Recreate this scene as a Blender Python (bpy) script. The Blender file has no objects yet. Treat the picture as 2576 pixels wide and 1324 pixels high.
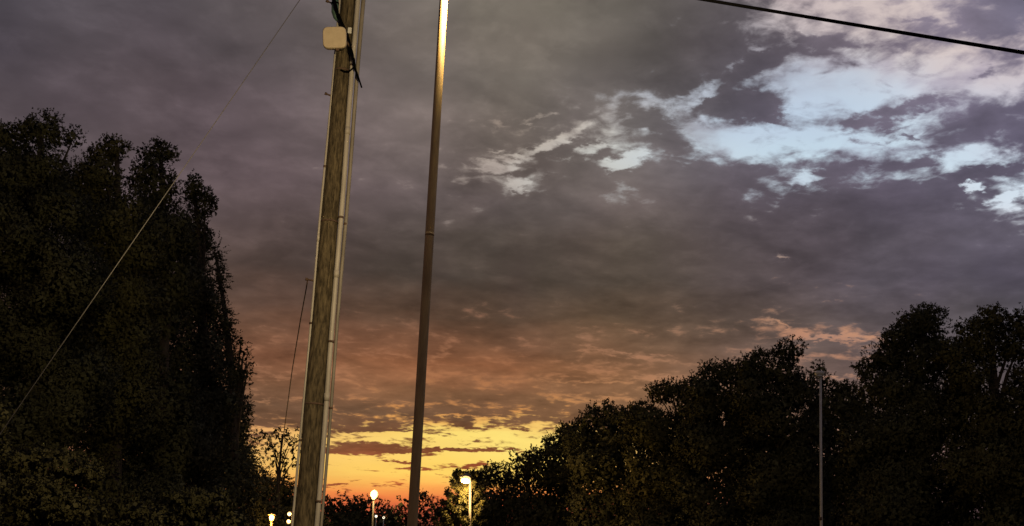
import bpy, math, os
import numpy as np
from mathutils import Vector, Matrix

scene = bpy.context.scene
COL = scene.collection
rng = np.random.default_rng(7)

# ------------------------------------------------------------------ camera
PITCH, ROLL = math.radians(8.9), math.radians(2.61)
EYE = Vector((0.0, 0.0, 1.6))
FOC, PPX, PPY = 2787.0, 1288.0, 959.0          # focal length and principal point at a frame width of 2576
Fv = Vector((0, math.cos(PITCH), math.sin(PITCH)))
R0 = Vector((1, 0, 0)); U0 = Vector((0, -math.sin(PITCH), math.cos(PITCH)))
Rv = math.cos(ROLL)*R0 + math.sin(ROLL)*U0
Uv = -math.sin(ROLL)*R0 + math.cos(ROLL)*U0
cam_data = bpy.data.cameras.new('camera')
cam = bpy.data.objects.new('camera', cam_data); COL.objects.link(cam)
m = Matrix.Identity(4)
for i in range(3):
    m[i][0], m[i][1], m[i][2], m[i][3] = Rv[i], Uv[i], -Fv[i], EYE[i]
cam.matrix_world = m
cam_data.sensor_width = 36.0
cam_data.lens = 36.0*FOC/2576.0
cam_data.shift_y = (PPY-662.0)/2576.0
cam_data.clip_end = 20000.0
scene.camera = cam

# ------------------------------------------------------------------ exposure
vs = scene.view_settings
vs.view_transform = 'Standard'; vs.look = 'None'; vs.exposure = 0.0; vs.gamma = 1.0; vs.use_curve_mapping = False

# ------------------------------------------------------------------ sky (dusk, broken cloud deck over a clear strip at the horizon)
# Rows are elevations, columns azimuths: cloud colour, clear-air colour and cloud cover.
AZ=[-0.4712,-0.4084,-0.3456,-0.2827,-0.2199,-0.1571,-0.1047,-0.0785,-0.0524,-0.0262,0.0000,0.0262,0.0524,0.0785,0.1047,0.1309,0.1571,0.1833,0.2094,0.2356,0.2618,0.2880,0.3142,0.3403,0.3665,0.3927,0.4189,0.4451,0.4712]
CLOUD_ROWS=[
 (-0.0119,[(64,43,34),(60,41,32),(58,39,30),(55,37,28),(52,35,27),(51,35,26),(49,34,26),(48,34,26),(45,33,25),(43,32,24),(41,31,23),(40,30,23),(40,30,23),(40,30,23),(40,30,23),(39,30,23),(38,29,24),(37,29,24),(36,28,24),(36,28,24),(36,28,24),(36,28,24),(36,28,24),(36,28,24),(36,28,24),(36,28,24),(36,28,24),(36,28,24),(36,28,24)]),
 (0.0231,[(114,67,47),(110,65,46),(108,64,45),(108,63,44),(109,62,42),(113,63,43),(117,64,45),(117,64,46),(115,64,46),(112,63,46),(110,63,46),(107,62,45),(104,60,45),(101,59,44),(97,58,44),(93,57,43),(86,55,44),(81,54,44),(75,52,44),(71,51,44),(69,50,44),(67,49,44),(64,49,44),(62,48,44),(60,47,43),(58,46,42),(57,45,42),(55,44,41),(54,43,40)]),
 (0.0585,[(109,72,49),(113,72,49),(117,73,49),(124,73,48),(134,73,45),(149,76,45),(162,79,45),(165,80,46),(167,80,46),(168,80,46),(170,80,46),(167,80,47),(163,80,48),(158,80,49),(154,80,50),(147,80,52),(138,78,55),(129,77,57),(120,76,59),(113,75,61),(109,75,63),(104,74,64),(100,74,65),(97,74,66),(94,73,67),(91,73,68),(89,72,68),(87,72,69),(87,72,68)]),
 (0.0941,[(104,77,59),(102,76,57),(101,74,56),(102,73,54),(104,72,50),(112,73,48),(119,74,47),(121,74,46),(122,73,45),(122,73,44),(122,72,43),(124,73,45),(125,75,47),(127,77,49),(128,79,51),(127,80,54),(124,81,57),(121,82,61),(117,82,65),(114,82,67),(111,82,69),(108,82,70),(105,82,72),(103,82,73),(101,81,75),(99,81,76),(96,81,77),(94,80,78),(94,80,78)]),
 (0.1191,[(115,82,61),(112,81,61),(109,80,61),(107,79,60),(106,77,57),(107,78,57),(108,79,57),(109,79,57),(110,79,56),(111,79,56),(112,79,55),(114,81,56),(117,83,57),(119,85,59),(122,87,61),(121,87,63),(120,88,66),(118,88,69),(116,88,72),(114,88,73),(111,87,74),(109,87,76),(106,86,77),(103,85,78),(101,84,78),(99,84,79),(96,83,80),(94,82,81),(94,82,81)]),
 (0.1406,[(114,81,60),(117,82,61),(120,83,61),(119,82,60),(118,82,59),(121,84,59),(124,86,59),(123,86,59),(122,86,59),(122,86,60),(122,86,60),(123,88,61),(125,90,63),(127,92,65),(129,94,66),(129,95,69),(127,95,71),(125,94,74),(124,94,77),(121,93,78),(117,91,78),(112,90,78),(108,88,79),(105,87,79),(102,86,80),(100,85,81),(97,84,82),(94,83,82),(94,83,82)]),
 (0.1657,[(100,74,59),(105,76,59),(110,78,59),(115,79,59),(121,80,58),(129,85,59),(139,90,61),(138,89,60),(137,89,60),(137,89,60),(136,89,60),(134,90,61),(133,91,62),(132,92,63),(131,93,65),(128,93,68),(126,93,71),(123,92,74),(120,92,77),(117,91,79),(112,89,79),(108,87,80),(104,85,80),(101,84,81),(98,83,81),(95,83,82),(93,82,83),(91,81,84),(91,81,84)]),
 (0.1872,[(93,73,63),(95,73,61),(97,72,58),(100,72,57),(105,73,55),(112,76,56),(117,79,57),(115,78,57),(113,77,56),(111,77,56),(109,76,56),(109,77,57),(109,79,58),(110,80,59),(110,81,60),(110,83,63),(109,84,67),(109,85,71),(108,86,75),(105,85,77),(101,84,77),(98,82,78),(94,80,79),(91,80,80),(90,79,81),(88,79,82),(87,79,83),(86,79,84),(86,79,84)]),
 (0.2123,[(89,73,68),(90,73,67),(91,72,64),(91,71,61),(91,68,57),(90,68,55),(91,69,55),(90,68,54),(88,67,53),(86,66,52),(84,65,52),(86,67,53),(88,69,54),(90,71,55),(92,73,57),(93,74,60),(94,76,63),(95,78,67),(96,80,71),(95,80,74),(93,80,76),(91,79,78),(89,79,80),(88,78,81),(86,78,82),(85,78,82),(84,78,83),(83,78,84),(83,78,84)]),
 (0.2479,[(89,75,75),(89,75,72),(90,74,70),(88,72,67),(84,69,63),(79,66,60),(74,64,57),(74,63,57),(73,63,56),(72,62,55),(72,61,55),(74,64,56),(77,66,58),(79,68,59),(81,70,61),(83,72,64),(84,73,67),(86,74,71),(87,76,75),(87,76,77),(86,76,79),(85,76,82),(84,77,84),(84,77,85),(84,77,87),(84,78,88),(84,78,90),(85,79,91),(85,80,91)]),
 (0.2833,[(90,78,81),(91,78,81),(92,78,80),(90,76,76),(87,73,71),(84,72,69),(80,70,66),(80,70,65),(80,70,64),(79,70,64),(79,69,63),(81,71,65),(83,72,66),(85,74,67),(86,76,68),(87,77,71),(88,77,74),(88,78,78),(89,79,81),(89,79,83),(88,79,85),(88,79,86),(87,80,88),(88,81,90),(89,82,92),(89,83,94),(90,84,96),(90,85,97),(89,84,97)]),
 (0.3184,[(87,76,81),(90,79,82),(93,80,83),(94,80,83),(93,79,81),(96,83,83),(97,85,84),(97,86,84),(98,86,84),(98,87,85),(98,88,85),(98,88,85),(99,89,86),(100,89,86),(101,90,87),(98,88,87),(95,86,87),(92,83,87),(90,81,88),(88,80,88),(88,80,89),(87,80,90),(87,80,92),(87,80,93),(87,81,94),(87,81,95),(87,82,96),(87,82,97),(87,83,98)]),
 (0.3531,[(83,74,79),(87,76,81),(91,79,83),(94,81,85),(97,84,86),(105,92,91),(109,97,94),(110,98,94),(111,99,94),(111,100,94),(112,100,94),(110,99,95),(108,99,95),(107,98,96),(106,98,96),(104,96,98),(102,95,99),(100,93,101),(99,92,102),(98,92,103),(99,92,105),(99,92,106),(99,92,107),(98,92,107),(97,91,106),(95,90,106),(94,88,105),(91,86,103),(91,86,103)]),
 (0.3873,[(77,70,77),(84,75,80),(89,78,82),(93,81,85),(98,86,88),(108,96,94),(114,102,98),(114,102,97),(114,103,97),(114,103,96),(113,103,96),(110,101,96),(108,99,96),(105,98,95),(102,96,95),(101,95,97),(100,94,99),(98,93,101),(97,91,103),(98,92,105),(100,94,107),(102,96,110),(105,98,113),(104,98,113),(102,96,112),(101,94,111),(99,93,110),(98,92,110),(100,93,111)]),
 (0.4209,[(79,73,80),(82,75,80),(86,77,82),(90,81,84),(96,86,87),(108,97,94),(114,104,99),(115,105,99),(115,106,99),(116,107,99),(114,106,98),(108,100,94),(102,95,91),(97,90,87),(91,85,84),(89,83,84),(86,81,84),(84,78,84),(81,76,84),(87,81,91),(96,89,100),(106,98,110),(116,107,121),(118,109,124),(117,108,123),(116,108,123),(115,107,123),(114,106,123),(115,108,124)]),
 (0.4540,[(78,73,80),(82,76,81),(85,78,83),(89,81,83),(95,86,86),(107,97,93),(114,104,97),(115,105,98),(116,107,98),(117,108,99),(116,107,98),(110,102,94),(104,97,90),(99,92,86),(93,87,83),(90,84,82),(87,80,82),(83,77,81),(80,74,80),(89,82,89),(101,93,102),(113,104,114),(125,114,126),(127,116,129),(123,114,128),(120,111,126),(116,109,125),(111,106,124),(110,105,123)]),
 (0.4864,[(78,72,80),(81,75,81),(84,78,82),(88,80,83),(94,85,86),(106,97,94),(113,104,97),(114,106,98),(116,108,98),(117,109,99),(116,108,98),(111,104,94),(106,99,91),(101,95,88),(97,91,85),(93,87,84),(90,84,84),(87,81,83),(84,78,82),(91,84,91),(101,93,101),(111,102,112),(121,111,123),(122,112,125),(118,110,124),(115,108,123),(111,105,123),(107,103,122),(107,102,121)]),
 (0.5490,[(78,72,80),(81,75,81),(83,77,82),(86,79,83),(93,85,87),(104,96,94),(109,101,97),(110,102,97),(111,103,97),(112,104,97),(111,103,97),(108,102,96),(106,100,96),(104,98,95),(102,96,95),(101,95,96),(101,94,97),(101,93,99),(100,92,100),(104,96,104),(109,100,110),(113,105,115),(118,109,121),(118,109,122),(115,107,122),(112,105,121),(109,103,121),(106,101,120),(105,101,120)]),
]
CLEAR_ROWS=[
 (-0.0119,[(62,44,40,23),(58,41,38,22),(55,39,36,21),(51,37,34,20),(48,35,32,20),(44,33,30,19),(41,32,28,18),(40,31,28,18),(38,30,27,18),(37,29,26,17),(35,28,25,17),(35,28,25,17),(35,28,25,17),(35,28,25,17),(35,28,25,17),(35,28,25,17),(35,28,25,17),(35,28,25,17),(35,28,25,17),(35,28,25,17),(35,28,25,17),(35,28,25,17),(35,28,25,17),(35,28,25,17),(35,28,25,17),(35,28,25,17),(35,28,25,17),(35,28,25,17),(35,28,25,17)]),
 (0.0161,[(132,78,64,31),(122,73,62,30),(120,70,59,29),(119,68,56,28),(122,66,52,27),(111,62,50,26),(99,58,48,25),(92,55,47,25),(85,53,46,25),(78,51,45,25),(72,49,44,24),(69,47,43,24),(67,47,43,24),(66,46,42,23),(65,45,41,23),(63,44,40,23),(62,43,40,22),(60,42,39,22),(59,42,38,22),(57,41,37,22),(56,40,36,21),(55,39,36,21),(53,38,35,21),(52,38,34,20),(50,37,33,20),(49,36,32,20),(47,35,32,20),(46,34,31,19),(44,33,30,19)]),
 (0.0372,[(173,107,77,42),(175,104,74,38),(185,102,70,34),(195,104,68,33),(219,109,65,32),(220,105,63,32),(212,100,63,31),(207,97,63,31),(201,94,63,30),(195,91,62,30),(189,89,62,30),(180,86,62,29),(169,84,61,29),(160,82,61,29),(147,79,61,28),(136,76,61,28),(125,74,61,28),(116,71,61,28),(107,69,60,27),(100,66,60,27),(94,64,59,27),(90,62,58,27),(86,60,57,26),(83,59,56,26),(80,57,55,26),(77,56,54,26),(76,54,52,25),(74,53,51,25),(73,52,49,25)]),
 (0.0472,[(178,118,84,51),(181,116,81,45),(194,119,77,38),(210,126,76,34),(237,141,74,33),(244,139,72,34),(242,133,70,33),(240,129,69,33),(238,123,67,33),(235,118,66,32),(233,113,64,32),(225,109,64,32),(215,106,65,32),(206,103,65,31),(191,99,67,31),(176,95,68,31),(162,91,70,30),(149,88,71,30),(137,85,72,30),(126,82,73,30),(116,79,74,29),(110,77,73,29),(105,75,73,29),(100,73,72,29),(95,71,72,29),(91,70,71,28),(88,69,70,28),(85,68,69,28),(85,67,68,28)]),
 (0.0567,[(177,120,87,65),(182,121,86,55),(196,129,85,42),(215,144,86,35),(243,173,88,31),(251,181,88,29),(252,178,86,30),(252,173,84,30),(251,167,82,31),(250,161,79,32),(249,155,76,32),(245,148,75,33),(238,141,74,34),(232,134,73,34),(219,125,73,33),(206,117,73,33),(192,110,74,33),(178,104,75,33),(164,99,77,32),(149,95,79,32),(138,91,80,32),(131,90,80,32),(125,88,81,32),(118,86,81,31),(110,84,82,31),(106,82,83,31),(101,81,83,31),(98,80,83,31),(97,80,83,30)]),
 (0.0674,[(175,122,91,79),(180,123,90,70),(193,129,89,55),(213,148,92,43),(242,189,103,32),(252,202,101,23),(254,206,98,23),(255,209,99,24),(255,210,100,24),(255,211,100,24),(255,212,100,24),(253,202,96,25),(250,191,92,26),(247,180,89,27),(235,164,86,27),(222,149,85,28),(210,136,83,30),(197,124,83,34),(181,115,83,37),(164,107,84,37),(151,101,85,36),(145,99,86,36),(139,98,87,35),(131,96,88,35),(124,94,89,34),(118,92,90,34),(113,91,90,34),(109,90,91,34),(109,90,90,33)]),
 (0.0763,[(171,120,94,93),(178,123,92,79),(190,129,91,66),(210,148,95,53),(241,188,106,41),(251,203,105,30),(254,207,102,25),(254,210,102,23),(254,212,103,22),(255,215,104,20),(255,217,106,17),(255,214,103,18),(254,207,100,19),(253,201,97,20),(242,186,95,20),(230,171,94,21),(219,155,92,24),(207,140,90,33),(190,129,90,42),(172,119,90,44),(158,111,90,44),(152,108,91,43),(145,105,93,43),(138,103,93,42),(130,100,94,42),(125,98,94,41),(119,97,94,41),(116,96,94,40),(115,95,94,40)]),
 (0.0959,[(161,114,84,144),(164,115,84,139),(172,120,88,122),(193,136,94,98),(230,172,105,65),(248,201,111,44),(254,213,114,35),(254,216,115,32),(254,219,117,31),(255,221,118,31),(255,224,120,31),(255,221,118,29),(254,217,114,26),(254,212,111,24),(243,197,108,19),(233,181,105,23),(222,166,103,32),(211,151,100,44),(195,140,99,57),(178,128,98,61),(164,120,98,61),(158,117,99,60),(151,115,100,67),(144,112,100,68),(137,108,100,67),(132,106,101,66),(127,105,101,66),(123,103,101,66),(123,103,101,66)]),
 (0.1066,[(158,113,84,143),(160,114,84,145),(164,115,84,144),(176,122,85,138),(207,145,92,122),(233,177,99,104),(250,208,108,68),(253,218,113,50),(254,221,116,39),(254,223,118,32),(254,225,121,26),(254,223,121,24),(254,219,120,22),(254,216,119,19),(243,200,115,18),(232,185,111,25),(222,169,108,38),(211,153,104,50),(195,142,103,63),(179,131,102,68),(166,123,101,68),(159,120,102,68),(153,118,103,82),(146,114,103,85),(140,111,103,85),(134,109,103,85),(128,107,103,85),(124,105,103,85),(124,105,103,85)]),
 (0.1156,[(158,112,84,136),(158,113,84,141),(159,114,84,144),(167,118,85,145),(187,130,87,144),(213,146,85,137),(235,166,88,112),(239,175,92,95),(242,183,96,83),(244,191,100,77),(247,199,105,72),(247,202,109,66),(247,203,112,59),(248,204,115,52),(238,193,114,39),(228,181,113,41),(217,167,111,50),(206,151,108,60),(192,142,107,71),(178,132,106,73),(166,125,105,72),(161,123,106,71),(155,121,106,83),(149,118,106,85),(142,115,106,85),(136,112,106,85),(131,110,106,85),(127,108,106,85),(127,108,106,85)]),
 (0.1263,[(158,111,83,128),(158,112,83,133),(158,113,84,137),(160,114,85,141),(165,118,86,144),(184,127,83,145),(202,137,80,137),(209,142,81,130),(214,147,82,124),(220,151,83,120),(225,156,84,116),(228,158,86,119),(228,158,88,122),(228,157,90,123),(220,154,92,116),(211,150,94,109),(202,145,96,106),(192,138,98,106),(182,133,99,112),(172,127,99,113),(164,122,100,113),(159,121,101,117),(155,120,102,117),(149,118,102,116),(143,116,102,116),(138,113,102,116),(132,111,102,117),(128,110,102,117),(128,110,102,118)]),
 (0.1406,[(155,109,82,136),(157,110,82,131),(158,111,83,126),(160,112,83,130),(163,114,83,133),(167,115,80,137),(172,116,75,137),(173,117,75,137),(175,118,75,135),(176,119,76,132),(178,120,76,128),(183,125,79,126),(188,130,83,126),(191,134,87,127),(189,134,89,128),(186,133,92,130),(183,131,94,131),(178,129,96,131),(174,127,97,135),(170,125,98,136),(165,123,99,137),(163,123,100,140),(160,122,100,140),(154,120,101,143),(147,118,101,146),(141,116,101,150),(136,113,101,154),(132,112,101,155),(132,112,101,156)]),
 (0.1657,[(146,104,81,173),(149,106,81,155),(152,107,81,143),(154,108,81,138),(157,109,81,134),(161,109,79,130),(164,110,76,124),(165,110,75,122),(166,110,75,121),(166,110,74,122),(166,109,74,122),(167,112,77,123),(168,114,80,123),(168,117,83,122),(169,119,87,120),(170,121,90,121),(171,123,93,125),(171,125,97,131),(174,128,100,135),(177,130,103,136),(180,132,106,138),(181,133,106,144),(182,133,107,145),(175,131,107,150),(165,128,108,157),(157,125,108,164),(148,122,108,170),(142,120,108,170),(142,120,108,170)]),
 (0.1944,[(139,104,86,207),(139,101,81,202),(141,102,81,197),(144,103,81,187),(146,104,81,174),(148,105,81,164),(149,106,81,151),(150,106,81,145),(150,106,81,141),(151,106,81,138),(151,106,81,136),(153,109,83,141),(155,111,85,146),(158,114,87,149),(161,117,90,143),(164,119,93,141),(167,122,96,140),(170,125,99,138),(177,128,102,137),(183,132,105,129),(188,135,108,120),(190,137,109,113),(192,140,111,115),(186,138,111,147),(178,135,112,174),(168,132,113,185),(157,130,115,186),(148,128,116,186),(148,128,117,187)]),
 (0.2194,[(140,113,101,221),(139,110,96,216),(139,107,91,211),(139,104,87,207),(139,102,83,204),(139,101,81,201),(140,102,81,195),(141,102,81,191),(141,102,81,189),(142,102,81,188),(142,103,81,187),(146,107,84,188),(149,111,87,189),(152,115,90,190),(156,118,93,182),(159,120,95,180),(162,123,98,179),(166,126,101,178),(173,130,104,177),(180,135,107,155),(185,138,110,148),(186,139,111,153),(186,139,112,172),(180,139,114,191),(172,138,118,202),(164,136,120,203),(155,134,123,204),(148,133,125,205),(148,133,125,205)]),
 (0.2656,[(150,135,132,221),(147,129,125,220),(144,125,118,221),(141,120,113,221),(140,117,109,221),(140,115,106,221),(140,114,103,219),(140,114,102,219),(140,113,102,219),(140,113,101,220),(140,112,100,221),(143,117,103,220),(147,122,106,220),(150,126,110,219),(154,129,112,219),(157,132,115,218),(161,135,118,218),(165,138,122,218),(170,142,125,218),(175,146,129,216),(178,149,133,217),(178,151,136,218),(178,152,139,220),(177,154,143,221),(176,157,147,220),(177,162,156,218),(179,168,167,215),(181,174,177,208),(183,176,179,203)]),
 (0.3009,[(160,145,140,221),(157,142,138,217),(154,139,135,215),(152,137,133,211),(150,135,131,211),(155,138,131,213),(158,141,132,203),(160,144,136,198),(162,147,139,194),(164,149,142,191),(165,151,144,187),(165,153,145,188),(166,155,147,189),(167,157,150,191),(169,159,153,197),(171,161,156,203),(173,164,160,203),(176,167,165,198),(179,171,169,192),(182,175,174,181),(185,179,180,175),(187,183,185,180),(189,187,190,185),(193,192,196,190),(198,198,202,186),(202,206,212,172),(207,213,222,151),(212,220,230,108),(214,223,234,98)]),
 (0.3219,[(160,145,140,221),(160,145,140,217),(160,145,140,209),(158,143,138,207),(156,141,137,209),(164,146,137,205),(171,153,143,183),(176,162,152,171),(181,170,161,161),(186,178,170,152),(191,185,178,146),(191,187,182,157),(190,189,186,166),(190,191,190,174),(190,193,194,180),(191,194,199,191),(191,196,204,194),(191,198,209,187),(193,202,213,176),(195,206,218,163),(197,209,222,156),(200,212,224,162),(203,214,227,170),(206,218,229,165),(208,221,232,151),(210,223,235,132),(211,225,237,109),(212,226,239,62),(211,225,238,62)]),
 (0.3392,[(157,147,148,221),(160,145,140,217),(160,145,140,212),(160,145,140,207),(161,145,140,197),(170,148,137,194),(177,154,141,176),(181,162,151,167),(185,170,160,158),(190,179,169,148),(194,186,178,142),(195,191,184,155),(196,195,189,167),(197,198,195,173),(196,200,200,164),(195,201,206,178),(194,203,211,187),(194,206,217,184),(195,209,220,164),(196,212,224,136),(198,214,227,127),(199,216,229,148),(201,218,231,158),(202,219,232,146),(204,220,233,118),(204,221,234,83),(205,221,234,71),(204,220,234,71),(204,219,233,79)]),
 (0.3531,[(153,149,159,221),(157,147,149,222),(160,145,140,211),(160,145,140,207),(161,145,140,202),(170,148,137,197),(179,154,140,169),(183,161,149,156),(188,170,158,146),(192,179,168,137),(196,187,177,131),(199,193,185,138),(201,199,192,146),(202,204,199,145),(201,205,205,125),(199,207,211,145),(197,209,217,154),(196,211,223,143),(197,214,226,112),(197,216,230,86),(198,218,232,82),(199,219,233,89),(199,219,233,97),(200,219,233,84),(202,218,232,68),(202,217,231,56),(202,214,228,77),(201,211,226,117),(200,209,224,129)]),
 (0.3634,[(150,150,165,221),(153,148,157,224),(157,147,148,223),(160,145,141,207),(161,145,140,202),(169,148,137,197),(177,153,139,170),(180,159,145,158),(184,166,152,149),(188,173,160,140),(192,180,168,132),(195,187,177,131),(199,194,186,130),(200,200,195,127),(199,203,202,116),(198,205,210,116),(196,208,217,98),(195,211,224,62),(195,212,226,28),(195,214,229,8),(195,215,230,1),(196,215,231,9),(197,216,231,30),(199,216,230,59),(201,216,229,84),(201,213,227,113),(200,209,223,137),(199,204,219,154),(198,202,217,156)]),
 (0.3771,[(150,150,165,221),(150,150,165,221),(153,149,159,227),(155,147,151,234),(159,146,145,212),(168,148,137,197),(174,152,137,171),(177,155,140,157),(180,160,144,151),(183,164,149,144),(186,170,155,139),(189,177,165,136),(193,184,175,133),(195,191,185,132),(195,195,195,134),(194,200,205,86),(194,204,214,48),(193,208,223,22),(193,209,225,5),(192,209,227,0),(192,210,228,14),(193,211,228,49),(195,212,227,66),(197,212,226,85),(201,212,225,109),(201,208,221,138),(199,203,216,152),(198,199,212,157),(199,198,211,151)]),
 (0.3907,[(150,150,165,221),(150,150,165,221),(150,150,165,221),(151,149,162,226),(154,148,155,238),(161,149,149,236),(167,151,144,191),(170,153,144,174),(172,155,144,165),(175,157,144,156),(178,161,147,149),(183,168,156,148),(187,176,166,147),(190,182,177,139),(190,188,188,121),(191,194,200,77),(191,200,212,72),(192,206,222,100),(190,206,223,97),(189,206,225,46),(189,206,225,15),(191,207,225,29),(194,209,225,71),(198,209,223,83),(202,208,220,92),(203,205,216,107),(202,201,212,118),(202,198,208,123),(203,198,207,109)]),
 (0.4042,[(150,150,165,221),(150,150,165,221),(150,150,165,221),(150,150,165,221),(150,150,165,221),(153,150,160,231),(158,150,156,215),(160,151,155,202),(162,153,154,197),(164,154,153,192),(167,157,156,186),(174,166,163,181),(180,174,171,177),(184,181,180,159),(186,186,190,119),(188,192,200,87),(190,198,209,80),(191,203,218,90),(190,203,220,97),(189,204,222,39),(190,205,224,0),(192,206,223,1),(195,207,222,31),(199,206,219,49),(203,204,214,61),(204,202,210,66),(205,199,207,71),(205,197,203,74),(206,196,202,71)]),
 (0.4209,[(150,150,165,221),(150,150,165,221),(150,150,165,221),(150,150,165,221),(150,150,165,221),(150,150,165,221),(150,150,165,221),(150,150,165,221),(150,150,165,221),(150,150,165,221),(153,153,167,220),(162,162,172,218),(171,171,178,216),(178,179,184,203),(181,184,192,176),(184,189,199,157),(187,194,206,137),(190,199,213,114),(190,201,216,85),(190,203,219,33),(192,204,220,15),(195,204,218,22),(198,204,216,32),(202,202,211,47),(207,201,206,56),(208,199,202,57),(208,197,199,61),(207,194,197,68),(207,193,195,72)]),
 (0.4375,[(150,150,165,221),(150,150,165,221),(150,150,165,221),(150,150,165,221),(150,150,165,221),(150,150,165,221),(150,150,165,221),(150,150,165,221),(150,150,165,221),(150,150,165,221),(153,153,167,221),(161,161,174,221),(169,170,180,221),(175,176,186,219),(179,181,191,215),(183,185,196,198),(187,190,201,180),(190,194,205,163),(194,196,206,147),(197,198,207,129),(201,199,206,113),(203,199,205,97),(205,199,203,71),(209,199,200,61),(212,199,197,63),(212,197,194,73),(210,194,193,85),(206,191,192,105),(204,190,191,124)]),
 (0.4540,[(150,150,165,221),(150,150,165,221),(150,150,165,221),(150,150,165,221),(150,150,165,221),(150,150,165,221),(150,150,165,221),(150,150,165,221),(150,150,165,221),(150,150,165,221),(153,153,168,221),(160,161,174,221),(167,168,181,221),(173,174,186,221),(177,178,189,220),(182,182,192,203),(186,185,195,188),(191,189,197,171),(198,191,196,132),(204,193,195,88),(208,195,194,88),(209,195,194,77),(210,196,194,59),(211,197,194,56),(213,197,193,67),(210,195,193,95),(205,191,192,134),(199,187,191,166),(197,185,190,173)]),
 (0.4703,[(150,150,165,221),(150,150,165,221),(150,150,165,221),(150,150,165,221),(150,150,165,221),(150,150,165,221),(150,150,165,221),(150,150,165,221),(150,150,165,221),(150,150,165,221),(153,153,168,221),(160,161,175,221),(167,168,182,221),(172,173,185,221),(176,176,186,220),(180,178,187,202),(184,181,187,185),(189,183,188,167),(196,186,188,153),(202,189,189,76),(207,191,190,65),(208,193,190,65),(210,194,191,65),(211,195,191,71),(212,196,192,83),(208,193,191,102),(201,188,191,147),(195,184,190,179),(194,184,190,181)]),
 (0.4864,[(150,150,165,221),(150,150,165,221),(150,150,165,221),(150,150,165,221),(150,150,165,221),(150,150,165,221),(150,150,165,221),(150,150,165,221),(150,150,165,221),(150,150,165,221),(153,153,168,221),(160,161,175,221),(167,168,182,221),(172,173,184,221),(175,174,183,220),(179,175,182,202),(182,176,180,184),(187,177,179,165),(194,181,181,138),(201,185,184,85),(206,189,187,83),(207,191,188,83),(209,193,189,84),(210,194,190,85),(210,194,191,90),(206,192,191,105),(200,188,191,147),(194,184,190,177),(193,183,190,179)]),
 (0.5055,[(150,150,165,221),(150,150,165,221),(150,150,165,221),(150,150,165,221),(150,150,165,221),(150,150,165,221),(150,150,165,221),(150,150,165,221),(150,150,165,221),(150,150,165,221),(153,154,168,221),(160,161,175,221),(167,169,182,221),(172,173,184,221),(176,174,183,220),(180,175,182,206),(183,176,180,189),(188,178,180,168),(194,182,182,143),(201,186,185,93),(205,189,186,89),(207,190,187,89),(207,191,188,90),(208,192,189,91),(208,192,190,95),(204,190,191,108),(198,186,190,148),(192,183,190,174),(191,182,190,176)]),
 (0.5642,[(150,150,165,221),(150,150,165,221),(150,150,165,221),(150,150,165,221),(150,150,165,221),(150,150,165,221),(150,150,165,221),(150,150,165,221),(150,150,165,221),(150,150,165,221),(154,155,169,221),(161,162,176,221),(168,170,183,221),(173,173,185,221),(178,175,184,221),(182,177,183,221),(187,179,183,204),(191,181,182,181),(197,184,184,157),(202,186,185,117),(205,188,186,105),(205,188,186,105),(205,188,186,105),(205,189,187,105),(205,190,189,108),(201,188,190,115),(196,185,190,148),(191,183,190,170),(190,182,190,173)]),
]
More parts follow.
